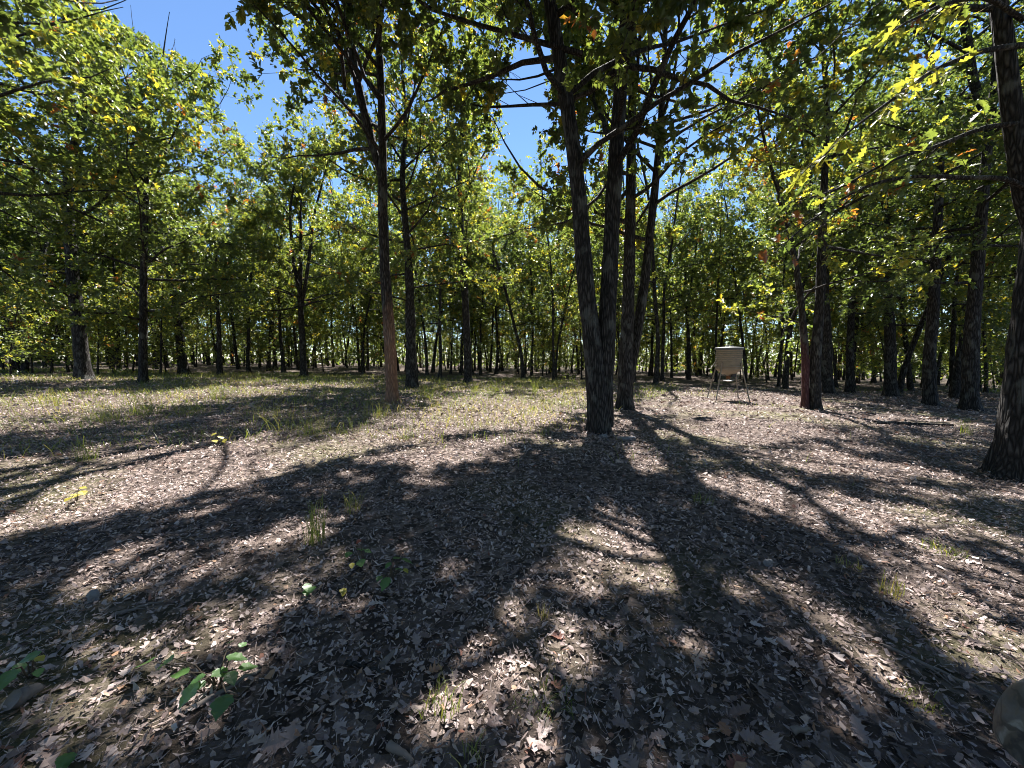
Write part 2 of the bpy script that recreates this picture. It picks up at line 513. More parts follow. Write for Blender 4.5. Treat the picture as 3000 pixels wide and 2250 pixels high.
def wander(p, d, length, n, rng, wob=.22, lift=.0):
    pts = [p]; d = d / np.linalg.norm(d); st = length / (n - 1)
    for _ in range(n - 1):
        d = d + rng.normal(0, wob, 3) * np.array([1, 1, .7]) + np.array([0, 0, lift])
        d = d / np.linalg.norm(d); pts.append(pts[-1] + d * st)
    return np.array(pts)

def grow_branch(rng, start, az, el, length, r0, dens=1.0, twig_l=.5, lift=.03):
    """one limb: main axis, side branches, twigs. returns polylines with radii, and twig starts/ends"""
    d = np.array([math.cos(az) * math.cos(el), math.sin(az) * math.cos(el), math.sin(el)])
    axis = wander(start, d, length, 8, rng, .16, lift)
    r = np.linspace(r0, max(.006, r0 * .18), 8)
    polys = [(axis, r)]; ts, te, ids = [], [], []
    ns = max(3, int(length * 2.6 * dens))
    for k in range(ns + 1):
        t = 1.0 if k == ns else rng.uniform(.18, .98)
        f = t * 7; i = min(int(f), 6); a = f - i
        p = axis[i] * (1 - a) + axis[i + 1] * a
        ax = axis[i + 1] - axis[i]; ax = ax / np.linalg.norm(ax)
        side = np.cross(ax, [0, 0, 1.0]); side /= max(np.linalg.norm(side), 1e-6)
        sg = rng.choice([-1, 1])
        dd = ax * rng.uniform(.35, .9) + side * sg * rng.uniform(.4, 1.0) + np.array([0, 0, rng.normal(.12, .35)])
        if k == ns: dd = ax
        sl = min(2.0, (.55 + .42 * length * (1 - t * .75) * rng.uniform(.5, 1)))
        q = wander(p, dd, sl, 5, rng, .24, .02)
        polys.append((q, np.linspace(max(.005, r0 * .28 * (1.15 - t)), .004, 5)))
        nt_ = max(3, int(sl * 6.5 * dens))
        u = rng.uniform(.15, 1.0, nt_) * 3.999; iu = u.astype(int); fu = (u - iu)[:, None]
        P = q[iu] * (1 - fu) + q[iu + 1] * fu
        T = nrm(q[iu + 1] - q[iu])
        D = nrm(T * .7 + rng.normal(0, .62, (nt_, 3)) + np.array([0, 0, .05]))
        ts.append(P); te.append(P + D * (twig_l * rng.uniform(.5, 1.15, (nt_, 1)))); ids.append(np.full(nt_, k + 1))
    return polys, np.concatenate(ts), np.concatenate(te), np.concatenate(ids)

def leaf_cloud(mb, rng, A, Bp, per, L0, tone0, tone_sd, lobed=False, yellow=.05):
    n = len(A)
    if not n: return 0
    t = rng.uniform(.15, 1.08, (n, per))[..., None]
    P = (A[:, None] * (1 - t) + Bp[:, None] * t).reshape(-1, 3)
    T = np.repeat(nrm(Bp - A), per, 0); m = len(P)
    D = T * .55 + rng.normal(0, .62, (m, 3)) + np.array([0, 0, -.16])
    N = np.array([0, 0, 1.0]) + rng.normal(0, .55, (m, 3))
    L = L0 * rng.uniform(.62, 1.25, m)
    tw = np.repeat(rng.normal(0, tone_sd, n), per)
    tone = tone0 + tw + rng.normal(0, .09, m)
    tone = np.clip(tone, .02, .74)
    y = np.repeat(rng.random(n) < yellow, per) & (rng.random(m) < .8)
    tone = np.where(y, rng.uniform(.76, .93, m), tone)
    rusty = np.repeat(rng.random(n) < yellow * .16, per)
    tone = np.where(rusty, rng.uniform(.95, 1.0, m), tone)
    leaves(mb, P, D, N, L, tone, lobed, wid=.62, fold=.09, curl=.12)
    return m

LEAFCOUNT = [0]
def crown_profile(rel):
    return (.55 + .45 * math.sin(math.pi * min(1, rel * .95 + .08))) * (1 - .55 * max(0, rel - .6) / .4)

def make_tree(name, label, cat, stems, z0, Rc, nb, group=None, seed=1, leafL=.14, per=8, tone=.38, yellow=.05, limbs=True, lobed=False,
              carve=True, mat=None, dens=1.0, bias=None, twigs=False, sides=20, extra=None, keep=.03, soft=False):
    """stems: list of (points, radii); first point of the first stem is the base"""
    rng = np.random.default_rng(seed)
    mat = mat or M_BARK
    base = np.array(stems[0][0][0], float)
    root = tag(empty(name, base), label, cat, group)
    tb = MB(); lb = MB(); bb = MB() if not limbs else None
    jobs = []
    for si, (P, r) in enumerate(stems):
        P = np.asarray(P, float).copy()
        if si == 0: P[0, 2] -= .12
        Q, rr = trunk_mesh(tb, P, r, base=(si == 0), n=sides, seed=seed * 5 + si, rng=rng)
        top = Q[-1, 2]; H = top - base[2]
        zs = Q[:, 2] - base[2]
        nbs = max(3, int(nb * (1 if len(stems) == 1 else .62)))
        for k in range(nbs):
            rel = ((k + rng.uniform(.1, .9)) / nbs) ** .85
            z = z0 + (H - z0) * rel * .97
            i = int(np.clip(np.searchsorted(zs, z), 1, len(Q) - 1))
            az = k * 2.399 + rng.uniform(-.5, .5) + seed
            if bias is not None and rng.random() < bias[1]:
                az = bias[0] + rng.normal(0, .6)
            el = rad(4 + 52 * rel ** 1.3 + rng.normal(0, 12))
            Ln = max(.9, Rc * crown_profile(rel) * rng.uniform(.7, 1.12))
            jobs.append((Q[i], az, el, Ln, max(.010, min(rr[i] * .5, .012 + Ln * .012))))
    for e in (extra or []):
        jobs.append(e)
    allA, allB = [], []
    for (p, az, el, Ln, r0) in jobs:
        polys, A, Bp, ids = grow_branch(rng, p, az, el, Ln, r0, dens)
        if carve:
            k = keep_mask((A + Bp) / 2, rng, keep=keep, flecks=True)
            if not soft:                                    # openings are cut at the twigs' whole length
                for Q_ in (A, Bp + (Bp - A) * .1):
                    k &= keep_mask(Q_, rng, keep=keep)
            if k.mean() < .30:
                continue                                    # no limb where the canopy is open
            live = [0] + [j for j in range(1, len(polys)) if k[ids == j].mean() > .34]
            polys = [polys[j] for j in live]
            A, Bp = A[k], Bp[k]
        allA.append(A); allB.append(Bp)
        mb = MB() if limbs else tb
        for j, (q, r) in enumerate(polys):
            st_ = 1 if (twigs or j == 0) and limbs else 2
            tube(mb, q[::st_], r[::st_], (5 if limbs else 4) if j == 0 else 3, cap=False)
        if twigs:
            tubes3(mb, A[::2], Bp[::2], .0035, .0015)
        if limbs:
            mb.build("limb", mat, root, smooth=True, shift=base)
    A, Bp = np.concatenate(allA), np.concatenate(allB)
    LEAFCOUNT[0] += leaf_cloud(lb, rng, A, Bp, per, leafL, tone, .10, lobed, yellow)
    tb.build("trunk", mat, root, smooth=True, shift=base)
    c = lb.build("crown", M_LEAF, root, shift=base); c["kind"] = "stuff"
    return root

def stem_px(pts, depth_y, w0, H, base=None, rtop=.035, wob=.12, seed=0):
    """trunk traced through photo pixels at the depth of its foot, then carried up to the height H"""
    g = np.random.default_rng(seed + 77)
    P = [at_depth(x, y, depth_y) for x, y in pts]
    if base is not None: P[0] = base
    P = [np.array([p[0], p[1] + g.normal(0, .03) * (i > 0), p[2]]) for i, p in enumerate(P)]
    gz = P[0][2]
    d = P[-1] - P[max(0, len(P) - 2)]; d = d / np.linalg.norm(d); d = d * .5 + np.array([0, 0, .5])
    while P[-1][2] < gz + H:
        d = d / np.linalg.norm(d); d = d + g.normal(0, wob, 3) * np.array([1, 1, .2]) + np.array([0, 0, .15])
        P.append(P[-1] + d / np.linalg.norm(d) * 1.1)
    P = np.array(P)
    st = math.sqrt(1 + ((pts[0][0] - 1500) / FPX) ** 2)
    r0 = w0 / 2 * depth_y / FPX / st
    s = np.clip((P[:, 2] - gz) / H, 0, 1)
    r = r0 * (1 - s) ** .75 * (1 - rtop) + rtop * (1 - s * .7)
    r[0] = r0 * 1.05
    return P, r

def hero(name, label, pts, w, H, z0, Rc, nb, seed, second=None, **kw):
    b = gp(*pts[0])
    stems = [stem_px(pts, b[1], w, H, base=b, seed=seed)]
    for (pt2, w2, H2, dy) in (second or []):
        stems.append(stem_px(pt2, b[1] + dy, w2, H2, seed=seed + 5))
    return make_tree(name, label, "tree", stems, z0, Rc, nb, seed=seed, **kw), b

GH = []
def H_(*a, **k):
    t, b = hero(*a, **k); GH.append((b[0], b[1])); return t, b

# --- the trees round the clearing, one by one
H_("oak_tree", "large dark oak trunk forking low beyond the grassy left side of the clearing", [(247, 1112), (228, 930), (212, 800), (203, 620), (198, 520)], 46, 18.0, 2.8, 6.2, 42, 3, per=11, leafL=.165, tone=.42, yellow=.10,
   extra=[(at_depth(210, 560, 23.5), rad(25), rad(38), 5.0, .10)])
H_("oak_tree", "straight slender oak with peeling pale streaks rising from a sunlit mound of grass", [(418, 1118), (419, 950), (422, 800), (425, 600), (430, 450), (436, 330)], 25, 15.4, 2.4, 5.6, 40, 4, per=11, leafL=.165, tone=.42, yellow=.05,
   extra=[(at_depth(432, 545, 20.0), rad(10), rad(12), 3.6, .06)])
H_("oak_tree", "yellowing oak whose crown overhangs the far left grass", [(-90, 1150), (-95, 900), (-90, 700), (-80, 500)], 50, 15.5, 4.5, 5.6, 34, 2, per=10, leafL=.165, tone=.50, yellow=.15)
H_("oak_tree", "high crowned oak whose leafy limbs arch over the left hand leaf litter", [(-640, 1330), (-660, 900), (-640, 600), (-600, 300)], 80, 14, 5.8, 5.6, 34, 23, per=9, leafL=.16, tone=.42, yellow=.12, sides=28)  # trunk stands outside the view; tree added to shade the lower left litter
H_("oak_tree", "left leaning oak trunk with a dark split top behind the slender oak", [(540, 1096), (522, 950), (503, 830), (485, 780)], 27, 12.0, 2.8, 4.2, 24, 6, per=10, leafL=.165, tone=.40)
H_("oak_tree", "very thin dark pole tree right of the left leaning oak", [(645, 1098), (641, 950), (636, 820), (632, 700)], 14, 11, 2.6, 3.4, 20, 7, per=10, leafL=.165, tone=.33)
H_("oak_tree", "slim tree branching into several upright stems with a pale green bushy crown", [(890, 1102), (885, 950), (878, 860), (882, 760)], 19, 12.0, 2.4, 4.6, 30, 8, per=11, leafL=.165, tone=.55, yellow=.06,
   second=[([(884, 900), (900, 800), (915, 680)], 10, 10.5, .0), ([(882, 880), (862, 780), (850, 660)], 10, 10.0, .1)])
H_("oak_tree", "tall oak with reddish brown lower bark at the sunny middle of the clearing", [(1150, 1181), (1146, 1080), (1138, 930), (1126, 780), (1121, 600), (1121, 400), (1113, 200), (1108, 60)], 29, 17, 4.6, 5.6, 50, 9, keep=.12,
   per=17, leafL=.14, tone=.42, yellow=.11, mat=M_BARK_RED_SUNLIT, extra=[(np.array([-3.6 - .1 * q, 11.1, zz]), rad(az), rad(e), 5.0, .055) for q, (zz, az, e) in enumerate([(8.6, -78, 8), (9.4, -108, 10), (10.2, -62, 12), (11.0, -92, 10), (11.8, -125, 12), (12.6, -75, 14), (9.0, -48, 8), (10.6, -50, 8), (11.6, -38, 10), (9.8, -85, 6), (8.8, -60, 14)])], second=[([(1118, 520), (1085, 400), (1060, 300), (1035, 180), (1020, 60)], 19, 14, .2)], sides=28)  # extra: high limbs towards the camera, added to shade the lower left ground
H_("oak_tree", "straight dark trunk standing just behind the reddish barked oak", [(1207, 1138), (1204, 1000), (1200, 880), (1196, 760)], 29, 14.5, 3.6, 4.6, 34, 10, per=11, leafL=.165, tone=.46, yellow=.16, soft=True, keep=.55)
H_("oak_tree", "tall yellowing oak behind the sunny grass, between the reddish oak and the twin oak", [(1372, 1122), (1368, 1000), (1362, 850), (1350, 650), (1345, 450)], 20, 19.5, 4.5, 4.8, 40, 11, per=11, leafL=.165, tone=.54, yellow=.22, soft=True, keep=.6)
T1, bT1 = H_("oak_tree", "near twin stemmed oak with furrowed dark bark, stems fused at the base", [(1757, 1268), (1752, 1180), (1742, 1060), (1722, 900), (1708, 720), (1692, 520), (1665, 330), (1636, 140), (1612, 0)], 47, 15.5, 4.4, 6.2, 44, 12,
   per=23, leafL=.130, twigs=True, tone=.40, yellow=.06, extra=[(np.array([xx, 7.35, zz]), rad(az), rad(e), 5.0, .055) for (xx, zz, az, e) in [(1.28, 6.9, 176, 12), (1.2, 7.6, 205, 10), (1.12, 8.4, 188, 12), (1.1, 9.2, 222, 8), (1.05, 10.0, 196, 10), (2.15, 8.2, -40, 10), (2.2, 9.2, -62, 8)]], second=[([(1772, 1250), (1768, 1130), (1778, 960), (1788, 760), (1800, 520), (1812, 330), (1828, 140), (1842, 0)], 46, 16, .10)], sides=36)  # extra: limbs along and above the top of view, added for shade on near litter
H_("oak_tree", "dark two stemmed oak right behind the near twin oak, one stem leaning away", [(1832, 1197), (1832, 1100), (1838, 960), (1844, 760), (1848, 520), (1852, 300), (1852, 80)], 36, 15, 4.0, 5.8, 40, 13,
   per=21, leafL=.135, twigs=True, tone=.42, yellow=.09, second=[([(1845, 1120), (1866, 980), (1890, 830), (1908, 650), (1928, 460), (1943, 280), (1950, 100)], 25, 14, .25)], sides=28)
H_("oak_tree", "straight double trunk tree with dark bark beside a maroon sapling stem", [(2387, 1198), (2390, 1050), (2398, 900), (2408, 720), (2414, 560), (2420, 420)], 30, 14, 3.6, 4.4, 32, 14, per=12, leafL=.135, tone=.36, yellow=.08, sides=24)
H_("slender_tree", "bent thin maroon barked stem leaning out from the dark double trunk", [(2360, 1196), (2358, 1060), (2346, 900), (2331, 790), (2318, 710), (2292, 570), (2250, 490)], 19, 10.5, 3.0, 3.6, 22, 15, per=13, leafL=.135, tone=.66, yellow=.34, mat=M_BARK_MAROON, sides=16,
   extra=[(at_depth(2348, 880, 12.3), rad(186), rad(2), 1.9, .02), (at_depth(2350, 915, 12.3), rad(170), rad(-2), 2.1, .02), (at_depth(2352, 945, 12.3), rad(190), rad(-3), 2.4, .022), (at_depth(2354, 975, 12.3), rad(178), rad(-4), 2.3, .02), (at_depth(2350, 900, 12.3), rad(205), rad(0), 2.0, .02)])
H_("oak_tree", "thick dark trunk half hidden behind the double trunk tree", [(2424, 1154), (2420, 1000), (2416, 850)], 34, 14, 4.0, 4.2, 24, 16, per=11, leafL=.135, tone=.35)
H_("oak_tree", "middling dark trunk between the double trunk tree and the mossy oak", [(2490, 1151), (2492, 1000), (2496, 850)], 23, 13, 3.0, 3.8, 22, 17, per=11, leafL=.135, tone=.33)
H_("oak_tree", "stout mossy oak trunk with a flared dark foot in the shade", [(2610, 1162), (2607, 1000), (2606, 850), (2608, 700)], 37, 14, 2.8, 4.4, 26, 18, per=11, leafL=.135, tone=.36, sides=24)
H_("oak_tree", "straight dark oak between the mossy oak and the forked right hand oak", [(2726, 1188), (2726, 1050), (2732, 900), (2740, 700), (2755, 480), (2765, 320)], 37, 14.5, 3.0, 4.4, 28, 19, per=11, leafL=.135, tone=.34, sides=24)
H_("oak_tree", "tall dark oak forking into a wide fork high above the grass tuft", [(2842, 1202), (2846, 1050), (2852, 900), (2866, 700), (2884, 480), (2898, 340)], 49, 15, 3.0, 4.8, 30, 20, per=12, leafL=.135, tone=.36, yellow=.05, sides=28,
   second=[([(2897, 360), (2870, 270), (2850, 220)], 26, 13, .1)])
T0, bT0 = H_("oak_tree", "thickest nearest oak trunk with deeply furrowed bark and flared roots", [(2992, 1400), (3015, 1150), (3046, 900), (3075, 700), (3100, 400)], 165, 13, 5.6, 5.6, 28, 22,
   per=12, leafL=.13, twigs=True, tone=.42, yellow=.06, sides=44, bias=(rad(165), .35), second=[([(3075, 800), (3010, 610), (2975, 450), (2955, 250), (2938, 50)], 52, 12, .05)])

# --- low limbs of the nearest oak reaching into the picture, with leaves large enough to pick apart
def near_leaf(k, tone):
    mb = MB(); g = np.random.default_rng(600 + k)
    u = np.array([0, .14, .27, .36, .50, .60, .72, .80, .90, 1.0]); v = np.array([.012, .10, .24, .10, .30, .12, .30, .14, .12, 0]) * g.uniform(.85, 1.15)
    n = len(u); cu = g.uniform(.05, .3)
    for sgn in (1, -1):
        md = np.stack([u, u * 0, -cu * u * u], -1); sd = np.stack([u + .06 * v, v * sgn, .28 * v - cu * u * u + .03 * np.sin(7 * u + k)], -1)
        i = np.arange(n - 1); q = np.stack([i, i + 1, n + i + 1, n + i], -1)
        mb.add(np.concatenate([md, sd]), [q if sgn > 0 else q[:, ::-1]], tone)
    tube(mb, np.array([(0, 0, 0), (-.10, .005, .01), (-.2, 0, .03)]), [.012, .01, .01], 3, tone=.85, cap=False)
    return mb.mesh("leaf", M_LEAF)
NEAR_LEAF = [near_leaf(i, t) for i, t in enumerate([.78, .72, .84, .70, .45, .34, .52, .30, .985])]
def px_limb(root, base, pts, y0, y1, r0, nleaf, pick, seed, size=.17, label=None):
    g = np.random.default_rng(seed)
    P = np.array([at_depth(x, y, y0 + (y1 - y0) * k / (len(pts) - 1)) for k, (x, y) in enumerate(pts)])
    d = np.concatenate([[0], np.cumsum(np.linalg.norm(np.diff(P, axis=0), axis=1))]); t = np.linspace(0, d[-1], 22)
    Q = np.stack([np.interp(t, d, P[:, k]) for k in range(3)], -1) + g.normal(0, .012, (22, 3))
    for _ in range(2): Q[1:-1] = (Q[:-2] + 2 * Q[1:-1] + Q[2:]) / 4
    mb = MB(); tube(mb, Q - base, np.linspace(r0, .005, 22), 8)
    spots = []
    for k in range(int(nleaf / 4)):
        i = int(g.integers(4, 21)); ax = nrm(Q[min(i + 1, 21)] - Q[i - 1]); sd = nrm(np.cross(ax, [0, 0, 1.])) * g.choice([-1, 1])
        q = wander(Q[i], ax * .7 + sd * .6 + np.array([0, 0, g.normal(.05, .3)]), g.uniform(.25, .6), 4, g, .25)
        tube(mb, q - base, [.005, .004, .003, .002], 4, cap=False)
        for m in range(4):
            f = g.uniform(.35, 1) * 2.999; j = int(f); p = q[j] * (1 - f + j) + q[j + 1] * (f - j)
            spots.append((p, nrm(nrm(q[3] - q[0]) * .7 + g.normal(0, .6, 3) + np.array([0, 0, -.25]))))
    limb = mb.build("limb", M_BARK, root, smooth=True)
    if label: limb["label"] = label
    from mathutils import Matrix
    for p, dd in spots:
        N = nrm(np.array([0, 0, 1.]) + g.normal(0, .35, 3)); sd = nrm(np.cross(N, dd)); N = np.cross(dd, sd)
        o = link("leaf", NEAR_LEAF[int(g.choice(pick))], limb); s = size * g.uniform(.65, 1.15)
        M = Matrix([[dd[0] * s, sd[0] * s, N[0] * s, p[0] - base[0]], [dd[1] * s, sd[1] * s, N[1] * s, p[1] - base[1]], [dd[2] * s, sd[2] * s, N[2] * s, p[2] - base[2]], [0, 0, 0, 1]])
        o.matrix_basis = M
px_limb(T0, bT0, BOUGHS[0][0], bT0[1], 4.3, .035, 84, [0, 1, 2, 3, 0, 1, 4], 71)
px_limb(T0, bT0, BOUGHS[1][0], bT0[1], 4.2, .03, 56, [0, 1, 2, 3, 4], 72)
px_limb(T0, bT0, [(3032, 560), (2945, 515), (2800, 522), (2640, 512), (2500, 560), (2380, 640), (2260, 745)], bT0[1], 4.6, .032, 72, [4, 5, 6, 7, 4, 5, 1, 8], 73, .15)
px_limb(T0, bT0, [(3020, 360), (2880, 370), (2740, 430), (2600, 470), (2450, 560), (2330, 590)], bT0[1], 4.7, .032, 72, [4, 5, 6, 7, 0, 6], 74, .15)

# --- the woods around: unique crowns near the clearing, shared ones deeper in
def edge(az):
    return np.interp(az, [-60, -48, -35, -20, -5, 12, 24, 35, 48, 60], [31, 32, 31, 27, 24, 25, 24, 23, 23, 22])

def scatter(rng, n, d0, d1, sep, taken, azr=(-58, 58)):
    out = []; tries = 0
    while len(out) < n and tries < 60000:
        tries += 1
        az = rng.uniform(*azr); e = edge(az)
        dep = math.sqrt(rng.uniform((e + d0) ** 2, (e + d1) ** 2))
        x, y = dep * math.sin(rad(az)), dep * math.cos(rad(az))
        if all((x - a) ** 2 + (y - b) ** 2 > sep * sep for a, b in taken):
            out.append((x, y)); taken.append((x, y))
    return out

def wild_stem(rng, x, y, H, r0, lean=.05):
    b = np.array([x, y, float(ground(x, y))]); P = [b]
    d = np.array([rng.normal(0, lean), rng.normal(0, lean), 1.0])
    while P[-1][2] < b[2] + H:
        d = d + rng.normal(0, .05, 3) * np.array([1, 1, 0]); d = d / np.linalg.norm(d)
        P.append(P[-1] + d * 1.2)
    P = np.array(P); s = np.clip((P[:, 2] - b[2]) / H, 0, 1)
    return P, r0 * (1 - s) ** .8 + .02

wr = np.random.default_rng(5)
taken = list(GH) + [(7.9, 14.6)]
mid = scatter(wr, 41, -1.0, 11, 2.1, taken)
for i, (x, y) in enumerate(mid):
    H = wr.uniform(13.5, 19) if abs(x) < 14 else wr.uniform(12, 16); r0 = wr.uniform(.055, .14)
    tn = wr.uniform(.28, .60); yl = wr.uniform(.02, .13)
    look = ("yellow flecked" if yl > .10 else "dark green" if tn < .38 else "mid green" if tn < .5 else "pale green")
    girth = "stout" if r0 > .10 else "slender"
    make_tree("woodland_tree", f"{girth} dark trunk with a {look} crown in the front rows of the woods", "tree", [wild_stem(wr, x, y, H, r0, .03)], wr.uniform(3.0, 5.0) if x > -5 else wr.uniform(1.8, 3.2), wr.uniform(2.8, 4.2), 25,
              group=f"{girth} {look} trees in the front rows of the woods", seed=100 + i, leafL=.20, per=7, dens=.9, soft=True, keep=.45, tone=tn, yellow=yl * .7, limbs=False, twigs=False, sides=9)

protos = []
for i in range(8):
    g = np.random.default_rng(300 + i)
    kind = ["dark green", "light green", "dull green", "pale yellow green"][i % 4]
    t = make_tree("distant_tree", f"slim dark trunked tree with a {kind} crown deep in the woods", "tree", [wild_stem(g, 0, 0, g.uniform(12, 17), g.uniform(.05, .11), .035)], g.uniform(2.0, 4.4), g.uniform(2.8, 4.0), 22,
                  group=f"{kind} trees deep in the woods", seed=400 + i, leafL=.22, per=7, dens=.85, tone=[.28, .52, .40, .62, .25, .50, .42, .60][i], yellow=g.uniform(.02, .12), limbs=False, twigs=False, carve=False, sides=8)
    protos.append(t)
far = scatter(wr, 230, 7, 34, 1.45, taken, (-58, 58))
for i, (x, y) in enumerate(far):
    o = protos[i] if i < 8 else copy_tree(protos[i % 8])
    o.location = (x, y, float(ground(x, y)) - .05)
    o.rotation_euler = (0, 0, wr.uniform(0, 6.28)); s = wr.uniform(.8, 1.15); o.scale = (s, s, s * wr.uniform(.92, 1.1))

# the woods go on round the near side of the clearing
for i in range(34):
    a = rad(100 + 160 * (i + wr.uniform(.1, .9)) / 34); dd = wr.uniform(6.5, 20)
    x, y = dd * math.sin(a), dd * math.cos(a) - 1.5
    o = copy_tree(protos[i % 8]); o["label"] = "dark trunked tree of the woods closing the near side of the clearing"; o["group"] = "trees on the near side of the clearing"
    o.location = (x, y, float(ground(x, y)) - .05); o.rotation_euler = (0, 0, wr.uniform(0, 6.28)); s_ = wr.uniform(.85, 1.1); o.scale = (s_, s_, s_)

# saplings of the understorey
sap = []
for i in range(5):
    g = np.random.default_rng(500 + i)
    t = make_tree("sapling", "low leafy sapling of the undergrowth at the woodland edge", "sapling", [wild_stem(g, 0, 0, g.uniform(3.2, 5.5), .03, .08)], .5, g.uniform(1.3, 1.9), 20,
                  group="saplings of the undergrowth", seed=520 + i, leafL=.16, per=6, tone=g.uniform(.52, .68), yellow=g.uniform(.05, .16), limbs=False, twigs=False, carve=False, sides=6)
    sap.append(t)
spots = []
for px, py in [(30, 1125), (95, 1105), (150, 1095), (330, 1090), (385, 1085), (470, 1088), (10, 1080), (200, 1085), (60, 1095), (285, 1100)]:
    yy = 18.5 + (1125 - py) * .12; spots.append(((px - 1500) / FPX * yy, yy))
spots += scatter(wr, 40, 2, 22, 1.2, taken, (-58, 58)) + scatter(wr, 30, 5, 30, 1.2, taken, (-56, 56))
for i, (x, y) in enumerate(spots):
    o = sap[i] if i < 5 else copy_tree(sap[i % 5])
    o.location = (x, y, float(ground(x, y)) - .03); o.rotation_euler = (0, 0, wr.uniform(0, 6.28)); s = wr.uniform(.75, 1.2); o.scale = (s, s, s)

# far-off wood that reads as one mass
def far_wood():
    g = np.random.default_rng(9); mb = MB()
    n = 46000
    az = g.uniform(-66, 66, n); d = g.uniform(54, 78, n) 
    x, y = d * np.sin(np.radians(az)), d * np.cos(np.radians(az))
    top = 12 + 3.5 * vnoise(az * .35 + 80, d * .2, 4)
    z = top * g.uniform(.03, 1, n) ** .8
    low = g.random(n) < .6
    z = np.where(low, g.uniform(0, 4.5, n), z) + ground(x, y)
    P = np.stack([x, y, z], -1)
    leaves(mb, P, g.normal(0, 1, (n, 3)), np.array([0, 0, 1.]) + g.normal(0, .6, (n, 3)), g.uniform(.35, .62, n), np.clip(g.normal(.42, .15, n), 0, .9), wid=.7)
    nl = sum(len(f) for f in mb.f)
    for k in range(190):
        a = rad(g.uniform(-64, 64)); dd = g.uniform(52, 76); X, Y = dd * math.sin(a), dd * math.cos(a)
        p, r = wild_stem(g, X, Y, g.uniform(9, 13), g.uniform(.09, .17)); p[0, 2] -= .3
        tube(mb, p, r, 6, cap=False)
    me = mb.mesh("far_wood", [M_LEAF, M_BARK])
    mi = np.ones(len(me.polygons), np.int32); mi[:nl] = 0
    me.polygons.foreach_set("material_index", mi)
    tag(link("far_wood", me), "far off mass of trees closing the view between the trunks", "woods", kind="stuff")
far_wood()

# ------------------------------------------------------------------ leaf litter
def visible_points(g, n, d0, d1, wide=1.7):
    d = np.sqrt(g.uniform(d0 * d0, d1 * d1, n)); x = g.uniform(-wide, wide, n) * d
    return x, d

def litter():
    g = np.random.default_rng(21); mb = MB()
    for d0, d1, per_m2, s0, s1 in [(-1.2, .75, 900, .02, .06), (.75, 2.4, 3200, .009, .040), (2.4, 4.4, 1900, .012, .044), (4.4, 9.0, 700, .020, .060), (9.0, 21, 70, .06, .12)]:
        area = 1.7 * (d1 * d1 - d0 * d0) if d0 > 0 else 1.95 * 5.2; n = int(area * per_m2)
        x, y = visible_points(g, n, d0, d1) if d0 > 0 else (g.uniform(-2.2, 3.0, n), g.uniform(-1.2, .75, n))
        L = s0 + (s1 - s0) * g.random(n) ** 1.8; W = L * g.uniform(.32, .75, n)
        thin = g.random(n) < .36; W = np.where(thin, L * .09, W); L = np.where(thin, L * 1.7, L)
        z = ground(x, y) + (vnoise(x * 2.3 + 50, y * 2.3 + 50, 3) - .5) * .035 + g.uniform(.002, .022, n) * (1 + (d0 > 4))
        tilt = g.normal(0, .5, (n, 2)); curl = np.abs(g.normal(0, .22, n)) * g.choice([1, 1, -.4], n)
        tone = np.clip(g.normal(.50, .26, n), 0, .90)
        patch = vnoise(x * .9 + 20, y * .9 + 20, 8) - .5
        tone = np.clip(tone + patch * .40, 0, .9); tone = np.where(g.random(n) < .06, g.uniform(.90, 1, n), tone)
        litter_bits(mb, g, np.stack([x, y, z], -1), g.uniform(0, 6.283, n), L, W, tilt, curl, tone, d1 < 4.5)
    return tag(mb.build("leaf_litter", M_LITTER), "dry brown leaf litter covering the clearing floor", "leaf litter", kind="stuff")
LITTER = litter()

def oak_leaf_mesh(name, seed, L=1.0):
    """lobed leaf with midrib fold, curled, a little thickness in the rib"""
    g = np.random.default_rng(seed)
    nl = g.integers(3, 5); u = [0.0]; v = [.012]
    for k in range(nl):
        a = .16 + .78 * k / nl; b = .16 + .78 * (k + .55) / nl
        u += [a, a + .06, b]; w = (.20 + .22 * math.sin(math.pi * (k + .7) / nl)) * g.uniform(.8, 1.15)
        v += [w * g.uniform(.6, .95), w, w * g.uniform(.3, .7)]
    u += [1.0]; v += [.0]
    u, v = np.array(u), np.array(v); k = len(u)
    cu, cv = g.uniform(-.35, .7), g.uniform(.3, 1.1)
    def P(uu, vv, sgn):
        z = cv * vv * vv * 1.6 + cu * (uu - .5) ** 2 + .05 * np.sin(9 * uu + seed + sgn)
        return np.stack([uu - .5, vv * sgn, z * .8], -1)
    mb = MB()
    mid = np.stack([u - .5, u * 0, cu * (u - .5) ** 2 * .8 - .012], -1)
    for sgn in (1, -1):
        side = P(u, v, sgn); i = np.arange(k - 1)
        q = np.stack([i, i + 1, k + i + 1, k + i], -1)
        mb.add(np.concatenate([mid, side]), [q if sgn > 0 else q[:, ::-1]])
    st = np.array([[-.5, 0, cu * .2 - .01], [-.6, .01, cu * .25], [-.68, .03, cu * .22]])
    tube(mb, st, [.012, .01, .008], 3, cap=False)
    me = mb.mesh(name, M_FALLEN)
    me.vertices.foreach_get("co", (c := np.zeros(len(me.vertices) * 3, np.float32)))
    c = c.reshape(-1, 3); c[:, 2] -= c[:, 2].min(); me.vertices.foreach_set("co", (c * L).ravel()); me.update()
    return me

